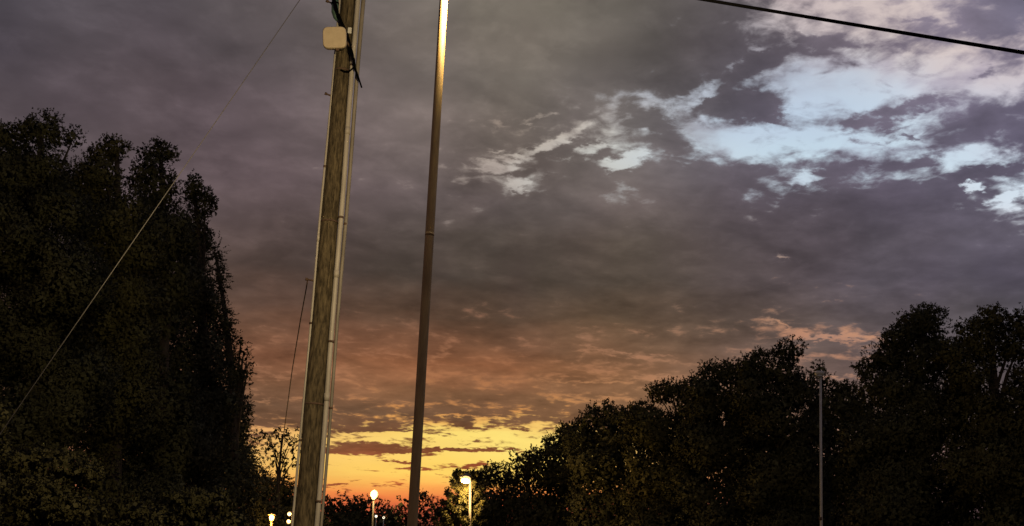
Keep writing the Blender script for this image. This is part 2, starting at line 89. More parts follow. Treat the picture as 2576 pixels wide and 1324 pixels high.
BLOBS=[(0.1979, 0.3983, 0.0455, 0.0134, 0.126, 0.75),
 (0.2359, 0.3926, 0.0215, 0.0046, -0.393, 0.35),
 (0.1208, 0.3902, 0.0316, 0.011, -0.212, 0.45),
 (0.1435, 0.3731, 0.0221, 0.0086, -0.357, 0.25),
 (0.2119, 0.4346, 0.0346, 0.0086, 0.446, 0.45),
 (0.2765, 0.4446, 0.0461, 0.0054, -0.209, 0.35),
 (0.1647, 0.4131, 0.0258, 0.0074, 0.415, -0.35),
 (0.2045, 0.4453, 0.0124, 0.0046, -0.39, -0.22),
 (0.1882, 0.4339, 0.0169, 0.004, 0.456, -0.3),
 (0.4179, 0.4142, 0.0116, 0.0053, 0.09, 0.45),
 (0.4058, 0.4501, 0.0295, 0.0059, 0.084, 0.35),
 (0.3663, 0.4554, 0.0135, 0.0036, 0.152, 0.25),
 (0.3553, 0.3904, 0.0368, 0.005, 0.157, 0.4),
 (0.3147, 0.3833, 0.024, 0.0057, 0.174, 0.35),
 (0.3248, 0.3646, 0.0129, 0.0029, -0.173, 0.3),
 (0.3009, 0.3688, 0.0096, 0.0026, -0.271, 0.3),
 (0.345, 0.3664, 0.0101, 0.0025, -0.216, 0.3),
 (0.335, 0.376, 0.0152, 0.0028, 0.064, 0.25),
 (0.3647, 0.3487, 0.0198, 0.0068, 0.132, 0.35),
 (0.3077, 0.3483, 0.0103, 0.0058, -0.058, 0.3),
 (0.4192, 0.3344, 0.0284, 0.0065, 0.152, 0.5),
 (0.3905, 0.3304, 0.0129, 0.0073, -0.081, 0.3),
 (0.3973, 0.3492, 0.029, 0.0042, 0.05, -0.45),
 (0.4031, 0.3187, 0.0111, 0.0039, -0.168, -0.75),
 (0.4342, 0.3091, 0.0139, 0.0065, 0.175, -0.6),
 (0.2697, 0.3395, 0.0174, 0.0046, -0.044, -0.35),
 (0.2558, 0.3351, 0.0123, 0.004, -0.038, -0.35),
 (0.2167, 0.3481, 0.0215, 0.0034, -0.028, 0.2),
 (-0.0177, 0.344, 0.0247, 0.006, -0.023, -0.48),
 (-0.004, 0.3318, 0.0149, 0.0042, 0.043, -0.42),
 (0.0885, 0.3525, 0.0208, 0.0052, 0.013, -0.62),
 (0.062, 0.364, 0.0168, 0.0049, 0.16, -0.5),
 (0.0316, 0.3718, 0.0338, 0.0049, 0.414, -0.5),
 (-0.0051, 0.355, 0.0263, 0.0035, 0.043, -0.35),
 (-0.0354, 0.3587, 0.0225, 0.0028, 0.14, -0.3),
 (-0.0707, 0.384, 0.0225, 0.0031, 0.205, -0.3),
 (0.012, 0.3882, 0.0226, 0.0031, 0.211, -0.3),
 (-0.0947, 0.3498, 0.0186, 0.0035, 0.072, -0.25),
 (-0.0442, 0.3822, 0.0226, 0.0028, 0.143, -0.25),
 (0.1051, 0.3578, 0.0148, 0.0056, 0.181, -0.45),
 (0.051, 0.3569, 0.0187, 0.0035, 0.025, -0.4),
 (0.2404, 0.2683, 0.0119, 0.0044, -0.088, -0.7),
 (0.2837, 0.2001, 0.0405, 0.003, -0.08, -0.5),
 (0.2495, 0.2083, 0.0241, 0.0027, -0.25, -0.35),
 (0.2938, 0.167, 0.02, 0.0023, -0.003, -0.4),
 (0.0977, 0.1836, 0.0542, 0.0025, -0.025, -0.3),
 (0.0697, 0.1559, 0.0434, 0.0018, 0.086, -0.28),
 (0.1271, 0.1612, 0.025, 0.0042, 0.164, -0.3),
 (-0.0556, 0.1218, 0.0216, 0.0018, 0.104, -0.4),
 (-0.0194, 0.121, 0.0217, 0.0018, 0.047, -0.3),
 (0.0026, 0.1138, 0.018, 0.005, 0.097, 0.35),
 (0.0778, 0.1276, 0.0791, 0.0078, 0.105, 0.3),
 (-0.1357, 0.0877, 0.0512, 0.007, 0.075, 0.8),
 (-0.0895, 0.0881, 0.0749, 0.0018, 0.071, 0.6),
 (-0.0359, 0.0916, 0.0395, 0.0025, 0.066, 0.6),
 (0.0072, 0.0932, 0.0216, 0.0014, 0.044, 0.5),
 (-0.0996, 0.078, 0.0249, 0.0014, 0.001, 0.55),
 (-0.0868, 0.0726, 0.0221, 0.0018, 0.034, 0.55),
 (-0.0459, 0.0765, 0.0304, 0.0029, 0.101, 0.6),
 (-0.151, 0.0543, 0.0161, 0.0017, 0.106, 0.7),
 (-0.0417, 0.0985, 0.0162, 0.0018, 0.189, 0.4),
 (-0.0443, 0.1134, 0.0144, 0.0029, 0.137, 0.4),
 (0.01, 0.1113, 0.013, 0.0018, -0.026, 0.5),
 (-0.1013, 0.1057, 0.0535, 0.0021, 0.056, 0.5),
 (-0.1371, 0.1082, 0.0425, 0.0056, 0.06, 0.3),
 (-0.0654, 0.1044, 0.0215, 0.0018, 0.052, 0.35),
 (-0.0261, 0.11, 0.0108, 0.0025, 0.048, 0.35)]

def s2l(v): return v/12.92 if v <= 0.04045 else ((v+0.055)/1.055)**2.4
world = bpy.data.worlds.new('World'); scene.world = world; world.use_nodes = True
NT = bpy.data.node_groups.new('dusk_sky', 'ShaderNodeTree')
NT.interface.new_socket('Color', in_out='OUTPUT', socket_type='NodeSocketColor')
def nd(t, **kw):
    n = NT.nodes.new(t)
    for k, v in kw.items(): setattr(n, k, v)
    return n
def put(sock, v):
    if isinstance(v, bpy.types.NodeSocket): NT.links.new(v, sock)
    else: sock.default_value = v
def mth(op, a, b=None, c=None, clamp=False):
    n = nd('ShaderNodeMath', operation=op, use_clamp=clamp); put(n.inputs[0], a)
    if b is not None: put(n.inputs[1], b)
    if c is not None: put(n.inputs[2], c)
    return n.outputs[0]
def vmth(op, a, b=None):
    n = nd('ShaderNodeVectorMath', operation=op); put(n.inputs[0], a)
    if b is not None: put(n.inputs[1], b)
    return n
def rng_map(v, a, b, c, d, kind='LINEAR'):
    n = nd('ShaderNodeMapRange', interpolation_type=kind); put(n.inputs[0], v)
    for k, x in zip((1, 2, 3, 4), (a, b, c, d)): put(n.inputs[k], x)
    return n.outputs[0]
def mixc(f, a, b, kind='MIX'):
    n = nd('ShaderNodeMix', data_type='RGBA', blend_type=kind); put(n.inputs[0], f); put(n.inputs[6], a); put(n.inputs[7], b)
    return n.outputs[2]
def mixf(f, a, b):
    n = nd('ShaderNodeMix', data_type='FLOAT'); put(n.inputs[0], f); put(n.inputs[2], a); put(n.inputs[3], b)
    return n.outputs[0]
def noise(vec, scale, detail, rough, dist=0.0, lac=2.0):
    n = nd('ShaderNodeTexNoise'); put(n.inputs['Vector'], vec)
    for k, v in (('Scale', scale), ('Detail', detail), ('Roughness', rough), ('Lacunarity', lac), ('Distortion', dist)): n.inputs[k].default_value = v
    return n
tc = nd('ShaderNodeTexCoord')
sep = nd('ShaderNodeSeparateXYZ'); NT.links.new(tc.outputs['Generated'], sep.inputs[0])
dx, dy, dz = sep.outputs
az = mth('ARCTAN2', dx, dy)
el = mth('ARCSINE', dz)
# cloud-plane coordinates: the deck seen in perspective, streaks flattening towards the horizon
zc = mth('ADD', mth('MAXIMUM', dz, 0.0), 0.16)
cmb = nd('ShaderNodeCombineXYZ'); put(cmb.inputs[0], mth('DIVIDE', dx, zc)); put(cmb.inputs[1], mth('DIVIDE', dy, zc))
plane = cmb.outputs[0]
rotp = nd('ShaderNodeVectorRotate', rotation_type='Z_AXIS'); put(rotp.inputs['Vector'], plane); rotp.inputs['Angle'].default_value = 0.0
warp = noise(plane, 5.0, 5.0, 0.55)
wv = vmth('SUBTRACT', warp.outputs['Color'], (0.5, 0.5, 0.5)).outputs[0]
wsep = nd('ShaderNodeSeparateXYZ'); put(wsep.inputs[0], wv)
elf = rng_map(el, 0.03, 0.25, 0.10, 1.0)
azw = mth('MULTIPLY_ADD', mth('MULTIPLY', wsep.outputs[0], 0.10), elf, az)
elw = mth('MULTIPLY_ADD', mth('MULTIPLY', wsep.outputs[1], 0.055), elf, el)
u = rng_map(azw, -math.pi, math.pi, 0.0, 1.0)
ub = rng_map(az, -math.pi, math.pi, 0.0, 1.0)
def ramp_of(line, coord):
    r = nd('ShaderNodeValToRGB'); put(r.inputs[0], coord); e = r.color_ramp.elements
    st = [[s2l(c/255.0) for c in s[:3]] + [s[3]/255.0 if len(s) > 3 else 1.0] for s in line]
    back = [(a+b)/2 for a, b in zip(st[0], st[-1])]
    pts = [(0.0, back)] + [((a+math.pi)/(2*math.pi), s) for a, s in zip(AZ, st)] + [(1.0, back)]
    while len(e) < len(pts): e.new(0.5)
    for k, (p, c) in enumerate(pts):
        e[k].position = p
    for k, (p, c) in enumerate(pts): e[k].color = c
    return r.outputs['Color'], r.outputs['Alpha']
def field(rows, coord, height, alpha):
    col = cov = None
    for k, (h, line) in enumerate(rows):           # from the top row down to the horizon
        c, a = ramp_of(line, coord)
        if col is None: col, cov = c, a
        else:
            f = rng_map(height, rows[k-1][0], h, 0.0, 1.0)
            col = mixc(f, col, c)
            if alpha: cov = mixf(f, cov, a)
    return col, cov
cloud_col, _ = field(CLOUD_ROWS, ub, mth('MULTIPLY_ADD', wsep.outputs[2], 0.03, el), False)
clear_col, cov = field(CLEAR_ROWS, u, elw, True)
_, _ = None, None
cov = mth('MULTIPLY', cov, 1.5)
pc = nd('ShaderNodeCombineXYZ')
warp2 = noise(plane, 26.0, 4.0, 0.6)
w2 = nd('ShaderNodeSeparateXYZ'); put(w2.inputs[0], vmth('SUBTRACT', warp2.outputs['Color'], (0.5, 0.5, 0.5)).outputs[0])
wa_ = mth('MULTIPLY_ADD', w2.outputs[0], 0.045, mth('MULTIPLY', wsep.outputs[0], 0.05))
we_ = mth('MULTIPLY_ADD', w2.outputs[1], 0.026, mth('MULTIPLY', wsep.outputs[2], 0.028))
put(pc.inputs[0], mth('MULTIPLY_ADD', wa_, elf, az))
put(pc.inputs[1], mth('MULTIPLY_ADD', we_, elf, el))
for (a, e_, ra, re, ro, w) in BLOBS:
    mp = nd('ShaderNodeMapping', vector_type='TEXTURE'); put(mp.inputs['Vector'], pc.outputs[0])
    mp.inputs['Location'].default_value = (a, e_, 0); mp.inputs['Rotation'].default_value = (0, 0, ro); mp.inputs['Scale'].default_value = (ra*1.35, re*1.35, 1)
    ln = vmth('LENGTH', mp.outputs[0]).outputs['Value']
    cov = mth('ADD', cov, rng_map(ln, 0.2, 1.0, w, 0.0, 'SMOOTHSTEP'))
fb = noise(plane, 7.5, 9.0, 0.55, 0.5)
fb2 = noise(plane, 26.0, 5.0, 0.55, 0.3)
n0 = mth('MULTIPLY_ADD', mth('SUBTRACT', fb2.outputs[0], 0.5), 0.68, fb.outputs[0])
soft = rng_map(el, 0.03, 0.22, 0.13, 0.34)
s = mth('ADD', mth('SUBTRACT', cov, 0.5), mth('MULTIPLY', mth('SUBTRACT', n0, 0.5), 1.95))
mask = rng_map(s, mth('MULTIPLY', soft, -1.0), soft, 0.0, 1.0, 'SMOOTHSTEP')
# the deck's own relief
big = noise(plane, 3.0, 6.0, 0.50, 0.8)
relief = mth('MULTIPLY_ADD', mth('SUBTRACT', big.outputs[0], 0.5), 1.15, 1.0)
relief = mth('MULTIPLY_ADD', mth('SUBTRACT', n0, 0.5), -0.22, relief)
off = nd('ShaderNodeMapping'); put(off.inputs['Vector'], plane); off.inputs['Location'].default_value = (0.015, 0.055, 0.0)
em_a = noise(plane, 8.0, 4.0, 0.5, 0.35); em_b = noise(off.outputs[0], 8.0, 4.0, 0.5, 0.35)   # billows catch the low light on the side facing the horizon
relief = mth('MULTIPLY_ADD', mth('SUBTRACT', em_a.outputs[0], em_b.outputs[0]), 0.5, relief)
thin = rng_map(s, 0.0, 0.8, 1.22, 1.0)
relief = mth('MULTIPLY', relief, thin)
cc = vmth('SCALE', cloud_col); put(cc.inputs['Scale'], relief)
cl2 = vmth('SCALE', clear_col); put(cl2.inputs['Scale'], mth('MULTIPLY_ADD', mth('SUBTRACT', big.outputs[0], 0.5), 0.25, 1.0))
lite = vmth('SCALE', cloud_col); lite.inputs['Scale'].default_value = 2.1
veil = mth('MULTIPLY', rng_map(mth('ADD', em_b.outputs[0], mth('MULTIPLY', fb2.outputs[0], 0.5)), 0.68, 0.98, 0.0, 0.6, 'SMOOTHSTEP'), rng_map(el, 0.10, 0.20, 0.0, 1.0))
veil = mth('MULTIPLY', veil, rng_map(cov, -0.05, 0.35, 0.0, 1.0))
thin_air = mixc(veil, cl2.outputs[0], lite.outputs[0])
sky_col = mixc(mask, thin_air, cc.outputs[0])
go = nd('NodeGroupOutput'); put(go.inputs[0], sky_col)
wn = world.node_tree; wn.nodes.clear()
gn = wn.nodes.new('ShaderNodeGroup'); gn.node_tree = NT
bg = wn.nodes.new('ShaderNodeBackground'); bg.inputs['Strength'].default_value = 1.0
wo = wn.nodes.new('ShaderNodeOutputWorld')
wn.links.new(gn.outputs[0], bg.inputs['Color']); wn.links.new(bg.outputs[0], wo.inputs['Surface'])
world.cycles.sampling_method = 'MANUAL'; world.cycles.sample_map_resolution = 512

# ------------------------------------------------------------------ sun: already down in the orange strip, almost spent
SUN_AZ, SUN_EL = math.radians(-3.5), math.radians(0.6)
sd = bpy.data.lights.new('sun', 'SUN'); sd.energy = 0.06; sd.angle = math.radians(2.0); sd.color = (1.0, 0.55, 0.28)
so = bpy.data.objects.new('sun', sd); COL.objects.link(so)
sdir = Vector((math.sin(SUN_AZ)*math.cos(SUN_EL), math.cos(SUN_AZ)*math.cos(SUN_EL), math.sin(SUN_EL)))
so.rotation_euler = sdir.to_track_quat('Z', 'Y').to_euler()

# ------------------------------------------------------------------ helpers
def P(px, py, Y):
    d = Fv + ((px-PPX)/FOC)*Rv + ((PPY-py)/FOC)*Uv
    return EYE + d*(Y/d.y)
def mpp(Y): return Y/FOC                      # metres across one frame unit at distance Y
def tag(o, label=None, cat=None, group=None, kind=None):
    for k, v in (('label', label), ('category', cat), ('group', group), ('kind', kind)):
        if v: o[k] = v
    return o
def empty(name, loc, label, cat, group=None):
    o = bpy.data.objects.new(name, None); COL.objects.link(o); o.location = loc; o.empty_display_size = 0.3
    return tag(o, label, cat, group)
class MB:
    """collects shapes for one mesh"""
    def __init__(self): self.v = []; self.f = []
    def add(self, vs, fs):
        n = len(self.v); self.v += [tuple(x) for x in vs]; self.f += [tuple(i+n for i in f) for f in fs]; return self
    def tube(self, pts, rad, seg=12, caps=True):
        pts = [Vector(p) for p in pts]; rads = rad if isinstance(rad, (list, tuple)) else [rad]*len(pts)
        vs, fs = [], []
        t0 = (pts[1]-pts[0]).normalized()
        ref = Vector((0, -1, 0)) if abs(t0.y) < 0.9 else Vector((1, 0, 0))
        for i, p in enumerate(pts):
            t = (pts[min(i+1, len(pts)-1)]-pts[max(i-1, 0)]).normalized()
            a = t.cross(ref).normalized(); b = a.cross(t).normalized()
            for k in range(seg):
                q = 2*math.pi*k/seg
                vs.append(p + (a*math.cos(q)+b*math.sin(q))*rads[i])
        for i in range(len(pts)-1):
            for k in range(seg):
                k2 = (k+1) % seg
                fs.append((i*seg+k, i*seg+k2, (i+1)*seg+k2, (i+1)*seg+k))
        if caps:
            fs.append(tuple(range(seg-1, -1, -1))); n = (len(pts)-1)*seg; fs.append(tuple(range(n, n+seg)))
        return self.add(vs, fs)
    def box(self, c, half, ax=None):
        c = Vector(c); ax = ax or (Vector((1, 0, 0)), Vector((0, 1, 0)), Vector((0, 0, 1)))
        vs = [c + ax[0]*half[0]*i + ax[1]*half[1]*j + ax[2]*half[2]*k for k in (-1, 1) for j in (-1, 1) for i in (-1, 1)]
        return self.add(vs, [(0, 2, 3, 1), (4, 5, 7, 6), (0, 1, 5, 4), (2, 6, 7, 3), (0, 4, 6, 2), (1, 3, 7, 5)])
    def ball(self, c, r, nu=16, nv=10):
        c = Vector(c); r = r if isinstance(r, (tuple, list)) else (r, r, r)
        vs = [c+Vector((0, 0, r[2]))]; fs = []
        for j in range(1, nv):
            t = math.pi*j/nv
            for i in range(nu):
                q = 2*math.pi*i/nu
                vs.append(c+Vector((r[0]*math.sin(t)*math.cos(q), r[1]*math.sin(t)*math.sin(q), r[2]*math.cos(t))))
        vs.append(c-Vector((0, 0, r[2]))); last = len(vs)-1
        for i in range(nu): fs.append((0, 1+i, 1+(i+1) % nu)); 
        for j in range(nv-2):
            for i in range(nu):
                a = 1+j*nu+i; b = 1+j*nu+(i+1) % nu
                fs.append((a, a+nu, b+nu, b))
        o = 1+(nv-2)*nu
        for i in range(nu): fs.append((o+i, last, o+(i+1) % nu))
        return self.add(vs, fs)
    def build(self, name, mat, parent=None, smooth=True, bevel=0.0):
        me = bpy.data.meshes.new(name); me.from_pydata(self.v, [], self.f); me.update()
        o = bpy.data.objects.new(name, me); COL.objects.link(o); me.materials.append(mat)
        if smooth:
            me.polygons.foreach_set('use_smooth', [len(f) < 7 for f in self.f])
        if parent:
            o.parent = parent; o.matrix_parent_inverse = Matrix.Translation(-Vector(parent.location))
        if bevel:
            b = o.modifiers.new('edge', 'BEVEL'); b.width = bevel; b.segments = 3; b.limit_method = 'ANGLE'
        return o
def material(name, col, rough=0.6, metal=0.0, spec=0.4, col2=None, scale=8.0, stretch=(1, 1, 1), bump=0.0, emit=None, strength=0.0, detail=6.0, lo=0.35, hi=0.65):
    mt = bpy.data.materials.new(name); mt.use_nodes = True; nt = mt.node_tree; b = nt.nodes['Principled BSDF']
    b.inputs['Base Color'].default_value = (*col, 1); b.inputs['Roughness'].default_value = rough; b.inputs['Metallic'].default_value = metal
    b.inputs['Specular IOR Level'].default_value = spec
    if col2 or bump:
        t = nt.nodes.new('ShaderNodeTexCoord'); mp = nt.nodes.new('ShaderNodeMapping'); mp.inputs['Scale'].default_value = stretch
        nt.links.new(t.outputs['Object'], mp.inputs['Vector'])
        n = nt.nodes.new('ShaderNodeTexNoise'); n.inputs['Scale'].default_value = scale; n.inputs['Detail'].default_value = detail; n.inputs['Roughness'].default_value = 0.65
        nt.links.new(mp.outputs[0], n.inputs['Vector'])
        if col2:
            r = nt.nodes.new('ShaderNodeValToRGB'); r.color_ramp.elements[0].position = lo; r.color_ramp.elements[1].position = hi
            r.color_ramp.elements[0].color = (*col, 1); r.color_ramp.elements[1].color = (*col2, 1)
            nt.links.new(n.outputs[0], r.inputs[0]); nt.links.new(r.outputs[0], b.inputs['Base Color'])
        if bump:
            bp = nt.nodes.new('ShaderNodeBump'); bp.inputs['Strength'].default_value = bump; bp.inputs['Distance'].default_value = 0.01
            nt.links.new(n.outputs[0], bp.inputs['Height']); nt.links.new(bp.outputs[0], b.inputs['Normal'])
    if emit:
        b.inputs['Emission Color'].default_value = (*emit, 1); b.inputs['Emission Strength'].default_value = strength
    return mt
M = {
 'wood': material('weathered_wood', (0.032, 0.024, 0.013), 0.9, col2=(0.12, 0.090, 0.048), scale=5.0, stretch=(6, 6, 1.3), bump=1.0, lo=0.38, hi=0.64, spec=0.12, detail=10.0),
 'conduit': material('grey_plastic', (0.27, 0.235, 0.18), 0.55, col2=(0.38, 0.335, 0.26), scale=3.0, stretch=(4, 4, 0.6), bump=0.1),
 'conduit_dark': material('dirty_plastic', (0.12, 0.10, 0.07), 0.6, col2=(0.22, 0.185, 0.135), scale=3.0, stretch=(4, 4, 0.6)),
 'steel': material('galvanised_steel', (0.28, 0.27, 0.25), 0.5, 0.6, col2=(0.18, 0.17, 0.15), scale=20, bump=0.1),
 'rust': material('rusty_steel', (0.06, 0.035, 0.02), 0.8, 0.2, col2=(0.12, 0.07, 0.04), scale=30),
 'bronze': material('bronze_paint', (0.46, 0.30, 0.10), 0.55, 0.0, col2=(0.27, 0.17, 0.055), scale=6, stretch=(3, 3, 0.5), spec=0.5, bump=0.05),
 'rubber': material('black_rubber', (0.0022, 0.002, 0.002), 0.9, spec=0.0),
 'housing': material('beige_plastic', (0.40, 0.31, 0.19), 0.5, col2=(0.46, 0.36, 0.225), scale=14, bump=0.05),
 'tagm': material('pale_tag', (0.52, 0.49, 0.40), 0.6),
 'green': material('green_plastic', (0.035, 0.075, 0.050), 0.5, col2=(0.06, 0.10, 0.07), scale=12),
 'wire': material('stranded_wire', (0.13, 0.115, 0.09), 0.6, 0.0),
 'cable_brown': material('weathered_cable', (0.10, 0.055, 0.035), 0.7),
 'bark': material('bark', (0.035, 0.026, 0.018), 0.95, col2=(0.075, 0.058, 0.042), scale=6, stretch=(3, 3, 0.7), bump=0.8, spec=0.1),
 'ground': material('dry_grass', (0.03, 0.035, 0.012), 0.95, col2=(0.07, 0.065, 0.03), scale=1.5, spec=0.1),
 'asphalt': material('asphalt', (0.035, 0.034, 0.033), 0.9, col2=(0.06, 0.058, 0.055), scale=8, spec=0.2),
 'far_ridge': material('wooded_ridge', (0.05, 0.045, 0.03), 0.95, col2=(0.09, 0.075, 0.05), scale=0.05, spec=0.1),
 'pale_paint': material('pale_paint', (0.13, 0.115, 0.09), 0.6),
 'pole_grey': material('grey_pole_paint', (0.42, 0.40, 0.34), 0.55, 0.2, col2=(0.32, 0.30, 0.26), scale=5),
 'glow_warm': material('lamp_glass_warm', (0.8, 0.7, 0.5), 0.4, emit=(1.0, 0.56, 0.18), strength=1.9),
 'glow_orange': material('lamp_glass_orange', (0.8, 0.6, 0.4), 0.4, emit=(1.0, 0.50, 0.15), strength=1.8),
 'glow_white': material('lamp_glass_white', (0.8, 0.8, 0.7), 0.4, emit=(1.0, 0.88, 0.62), strength=2.2),
 'glow_main': material('lamp_glass_main', (0.8, 0.8, 0.6), 0.4, emit=(1.0, 0.86, 0.55), strength=60.0),
 'lens_off': material('clear_lens', (0.35, 0.35, 0.34), 0.2),
}
def foliage_mat(name, a, b, c):
    mt = bpy.data.materials.new(name); mt.use_nodes = True; nt = mt.node_tree; bs = nt.nodes['Principled BSDF']
    geo = nt.nodes.new('ShaderNodeNewGeometry'); t = nt.nodes.new('ShaderNodeTexCoord')
    n = nt.nodes.new('ShaderNodeTexNoise'); n.inputs['Scale'].default_value = 0.7; n.inputs['Detail'].default_value = 3.0
    nt.links.new(t.outputs['Object'], n.inputs['Vector'])
    ad = nt.nodes.new('ShaderNodeMath'); ad.operation = 'MULTIPLY_ADD'; ad.inputs[1].default_value = 0.14
    nt.links.new(geo.outputs['Random Per Island'], ad.inputs[0]); nt.links.new(n.outputs[0], ad.inputs[2])
    r = nt.nodes.new('ShaderNodeValToRGB'); e = r.color_ramp.elements
    e[0].position = 0.32; e[0].color = (*a, 1); e[1].position = 0.9; e[1].color = (*c, 1); q = e.new(0.65); q.color = (*b, 1)
    nt.links.new(ad.outputs[0], r.inputs[0]); nt.links.new(r.outputs[0], bs.inputs['Base Color'])
    bs.inputs['Roughness'].default_value = 0.7; bs.inputs['Specular IOR Level'].default_value = 0.12
    at = nt.nodes.new('ShaderNodeAttribute'); at.attribute_name = 'crown_normal'; nt.links.new(at.outputs['Vector'], bs.inputs['Normal'])
    return mt
M['leaf_dark'] = foliage_mat('dark_leaves', (0.060, 0.060, 0.026), (0.090, 0.086, 0.036), (0.13, 0.115, 0.048))
M['leaf_olive'] = foliage_mat('olive_leaves', (0.072, 0.068, 0.026), (0.11, 0.10, 0.034), (0.16, 0.14, 0.048))
M['leaf_bush'] = foliage_mat('bush_leaves', (0.062, 0.056, 0.021), (0.095, 0.083, 0.031), (0.14, 0.12, 0.046))
M['leaf_conifer'] = foliage_mat('conifer_needles', (0.05, 0.048, 0.015), (0.085, 0.075, 0.022), (0.13, 0.11, 0.035))

# ------------------------------------------------------------------ ground
g = MB().add([(-6000, -6000, 0), (6000, -6000, 0), (6000, 12000, 0), (-6000, 12000, 0)], [(0, 1, 2, 3)]).build('ground', M['ground'], smooth=False)
tag(g, kind='structure')
lot = MB().add([(-4.5, -14, 0.004), (14, -14, 0.004), (16, 30, 0.004), (0.5, 30, 0.004)], [(0, 1, 2, 3)]).build('road', M['asphalt'], smooth=False)
tag(lot, kind='structure')
rv = []; rf = []
for i in range(60):                              # the far wooded ridge under the glow
    X = -700 + i*24.0
    h = 14.5 + 5*math.sin(i*0.37) + 2.0*math.sin(i*1.7+1) + 1.2*math.sin(i*3.1)
    for j, (yy, k) in enumerate(((880, 0.0), (950, 0.8), (1000, 1.0), (1080, 0.7), (1180, -0.05))): rv.append((X, yy, h*k+0.0 if k > 0 else -0.3))
for i in range(59):
    for j in range(4): rf.append((i*5+j, (i+1)*5+j, (i+1)*5+j+1, i*5+j+1))
tag(MB().add(rv, rf).build('hills', M['far_ridge']), kind='structure')

# ------------------------------------------------------------------ utility pole with its conduits
YP = 14.0
def pole_axis(off_top, off_low):
    a = P(off_low, 1193, YP); b = P(off_top, 0, YP); return a, b
wa, wb = P(776, 1193, YP), P(875.5, 0, YP)
def along(a, b, z): return a + (b-a)*((z-a.z)/(b.z-a.z))
base = along(wa, wb, 0.0)
pole = empty('utility_pole', (base.x, base.y, 0), 'tall weathered wooden utility pole with plastic conduits strapped along both sides', 'utility pole')
def wood_r(z): return 0.138 - 0.0046*z
zs = [-0.02] + [0.4*i for i in range(1, 31)]
sh = MB()
pts = [along(wa, wb, z) for z in zs]
pts = [p + Vector((0.004*math.sin(3.1*z), 0.004*math.cos(2.3*z), 0)) for p, z in zip(pts, zs)]
sh.tube(pts, [wood_r(z) for z in zs], 28).build('shaft', M['wood'], pole)
def conduit(px_low, px_top, w_low, w_top, dy, mat, name, z0=0.0, z1=12.0, lab=None):
    a, b = P(px_low, 1193, YP+dy), P(px_top, 0, YP+dy)
    ra, rb = w_low/2*mpp(YP-0.2), w_top/2*mpp(YP+0.8)
    zz = [z0+(z1-z0)*i/24 for i in range(25)]
    o = MB().tube([along(a, b, z)+Vector((0.004*math.sin(z*1.9+px_low), 0, 0)) for z in zz], [max(0.008, ra+(rb-ra)*(z-3.0)/5.6) for z in zz], 14).build(name, mat, pole)
    if lab: o['label'] = lab
    return a, b, ra, o
cl = conduit(747.5, 855, 6.5, 6, -0.02, M['conduit'], 'conduit', lab='thin pale conduit on the far side from the steel pole')
c1 = conduit(807, 900, 13, 12.5, -0.05, M['conduit'], 'conduit', lab='thick pale plastic conduit')
c2 = conduit(819, 914, 8, 11, 0.02, M['conduit_dark'], 'conduit', lab='brownish conduit at the outer edge')
def band(cc, py, extra, h, mat, name='strap'):
    a, b, ra, o = cc
    t = (P(800, py, YP).z-a.z)/(b.z-a.z); c = a+(b-a)*t
    MB().tube([c-Vector((0, 0, h/2)), c+Vector((0, 0, h/2))], ra+extra, 14).build(name, mat, pole)
for cc, py in ((c1, 548), (c1, 860), (c2, 560), (c2, 1025), (c1, 165), (cl, 815), (cl, 1110), (cl, 420), (c2, 60), (c1, 1262), (c2, 300)): band(cc, py, 0.006, 0.028, M['rust'])
for cc, py in ((c1, 1000), (c1, 690), (cl, 600), (c1, 330)): band(cc, py, 0.005, 0.10, cc[3].data.materials[0], 'coupling')
def wood_band(py, h=0.022):
    z = P(840, py, YP).z; c = along(wa, wb, z)
    MB().tube([c-Vector((0, 0, h/2)), c+Vector((0, 0, h/2))], wood_r(z)+0.004, 28).build('strap', M['rust'], pole)
for py in (179, 560, 1020): wood_band(py)
for (x0, y0, x1, y1) in ((817, 235, 832, 241), (768, 702, 786, 706), (820, 2, 838, 10)):   # bolts and hooks standing out of the pole
    a, b = P(x0, y0, YP-0.04), P(x1, y1, YP-0.02)
    bo = MB().tube([a, a+(b-a)*0.35], 0.020, 8); bo.tube([a+(b-a)*0.3, b+(b-a)*0.6], 0.012, 8); bo.build('bolt', M['rust'], pole)
c = P(879.5, 77, YP-0.13)
t = MB().box(c, (0.026, 0.004, 0.042)).build('tag_plate', M['tagm'], pole, smooth=False, bevel=0.004)
rngc = np.random.default_rng(3)
for i in range(26):                                # drying cracks in the timber
    z = rngc.uniform(1.8, 8.6); L = rngc.uniform(0.15, 0.7); q = rngc.uniform(-1.1, 1.1); r_ = wood_r(z)
    c = along(wa, wb, z); d = Vector((math.sin(q), -math.cos(q), 0)); s_ = Vector((math.cos(q), math.sin(q), 0))
    w = rngc.uniform(0.0015, 0.0035); o_ = c+d*(r_+0.0012)
    top = along(wa, wb, z+L)+d*(wood_r(z+L)+0.0012)
    mid = (o_+top)*0.5+d*0.0006
    MB().add([o_, mid+s_*w, top, mid-s_*w], [(0, 1, 2, 3)]).build('crack', M['rubber'], pole, smooth=False)

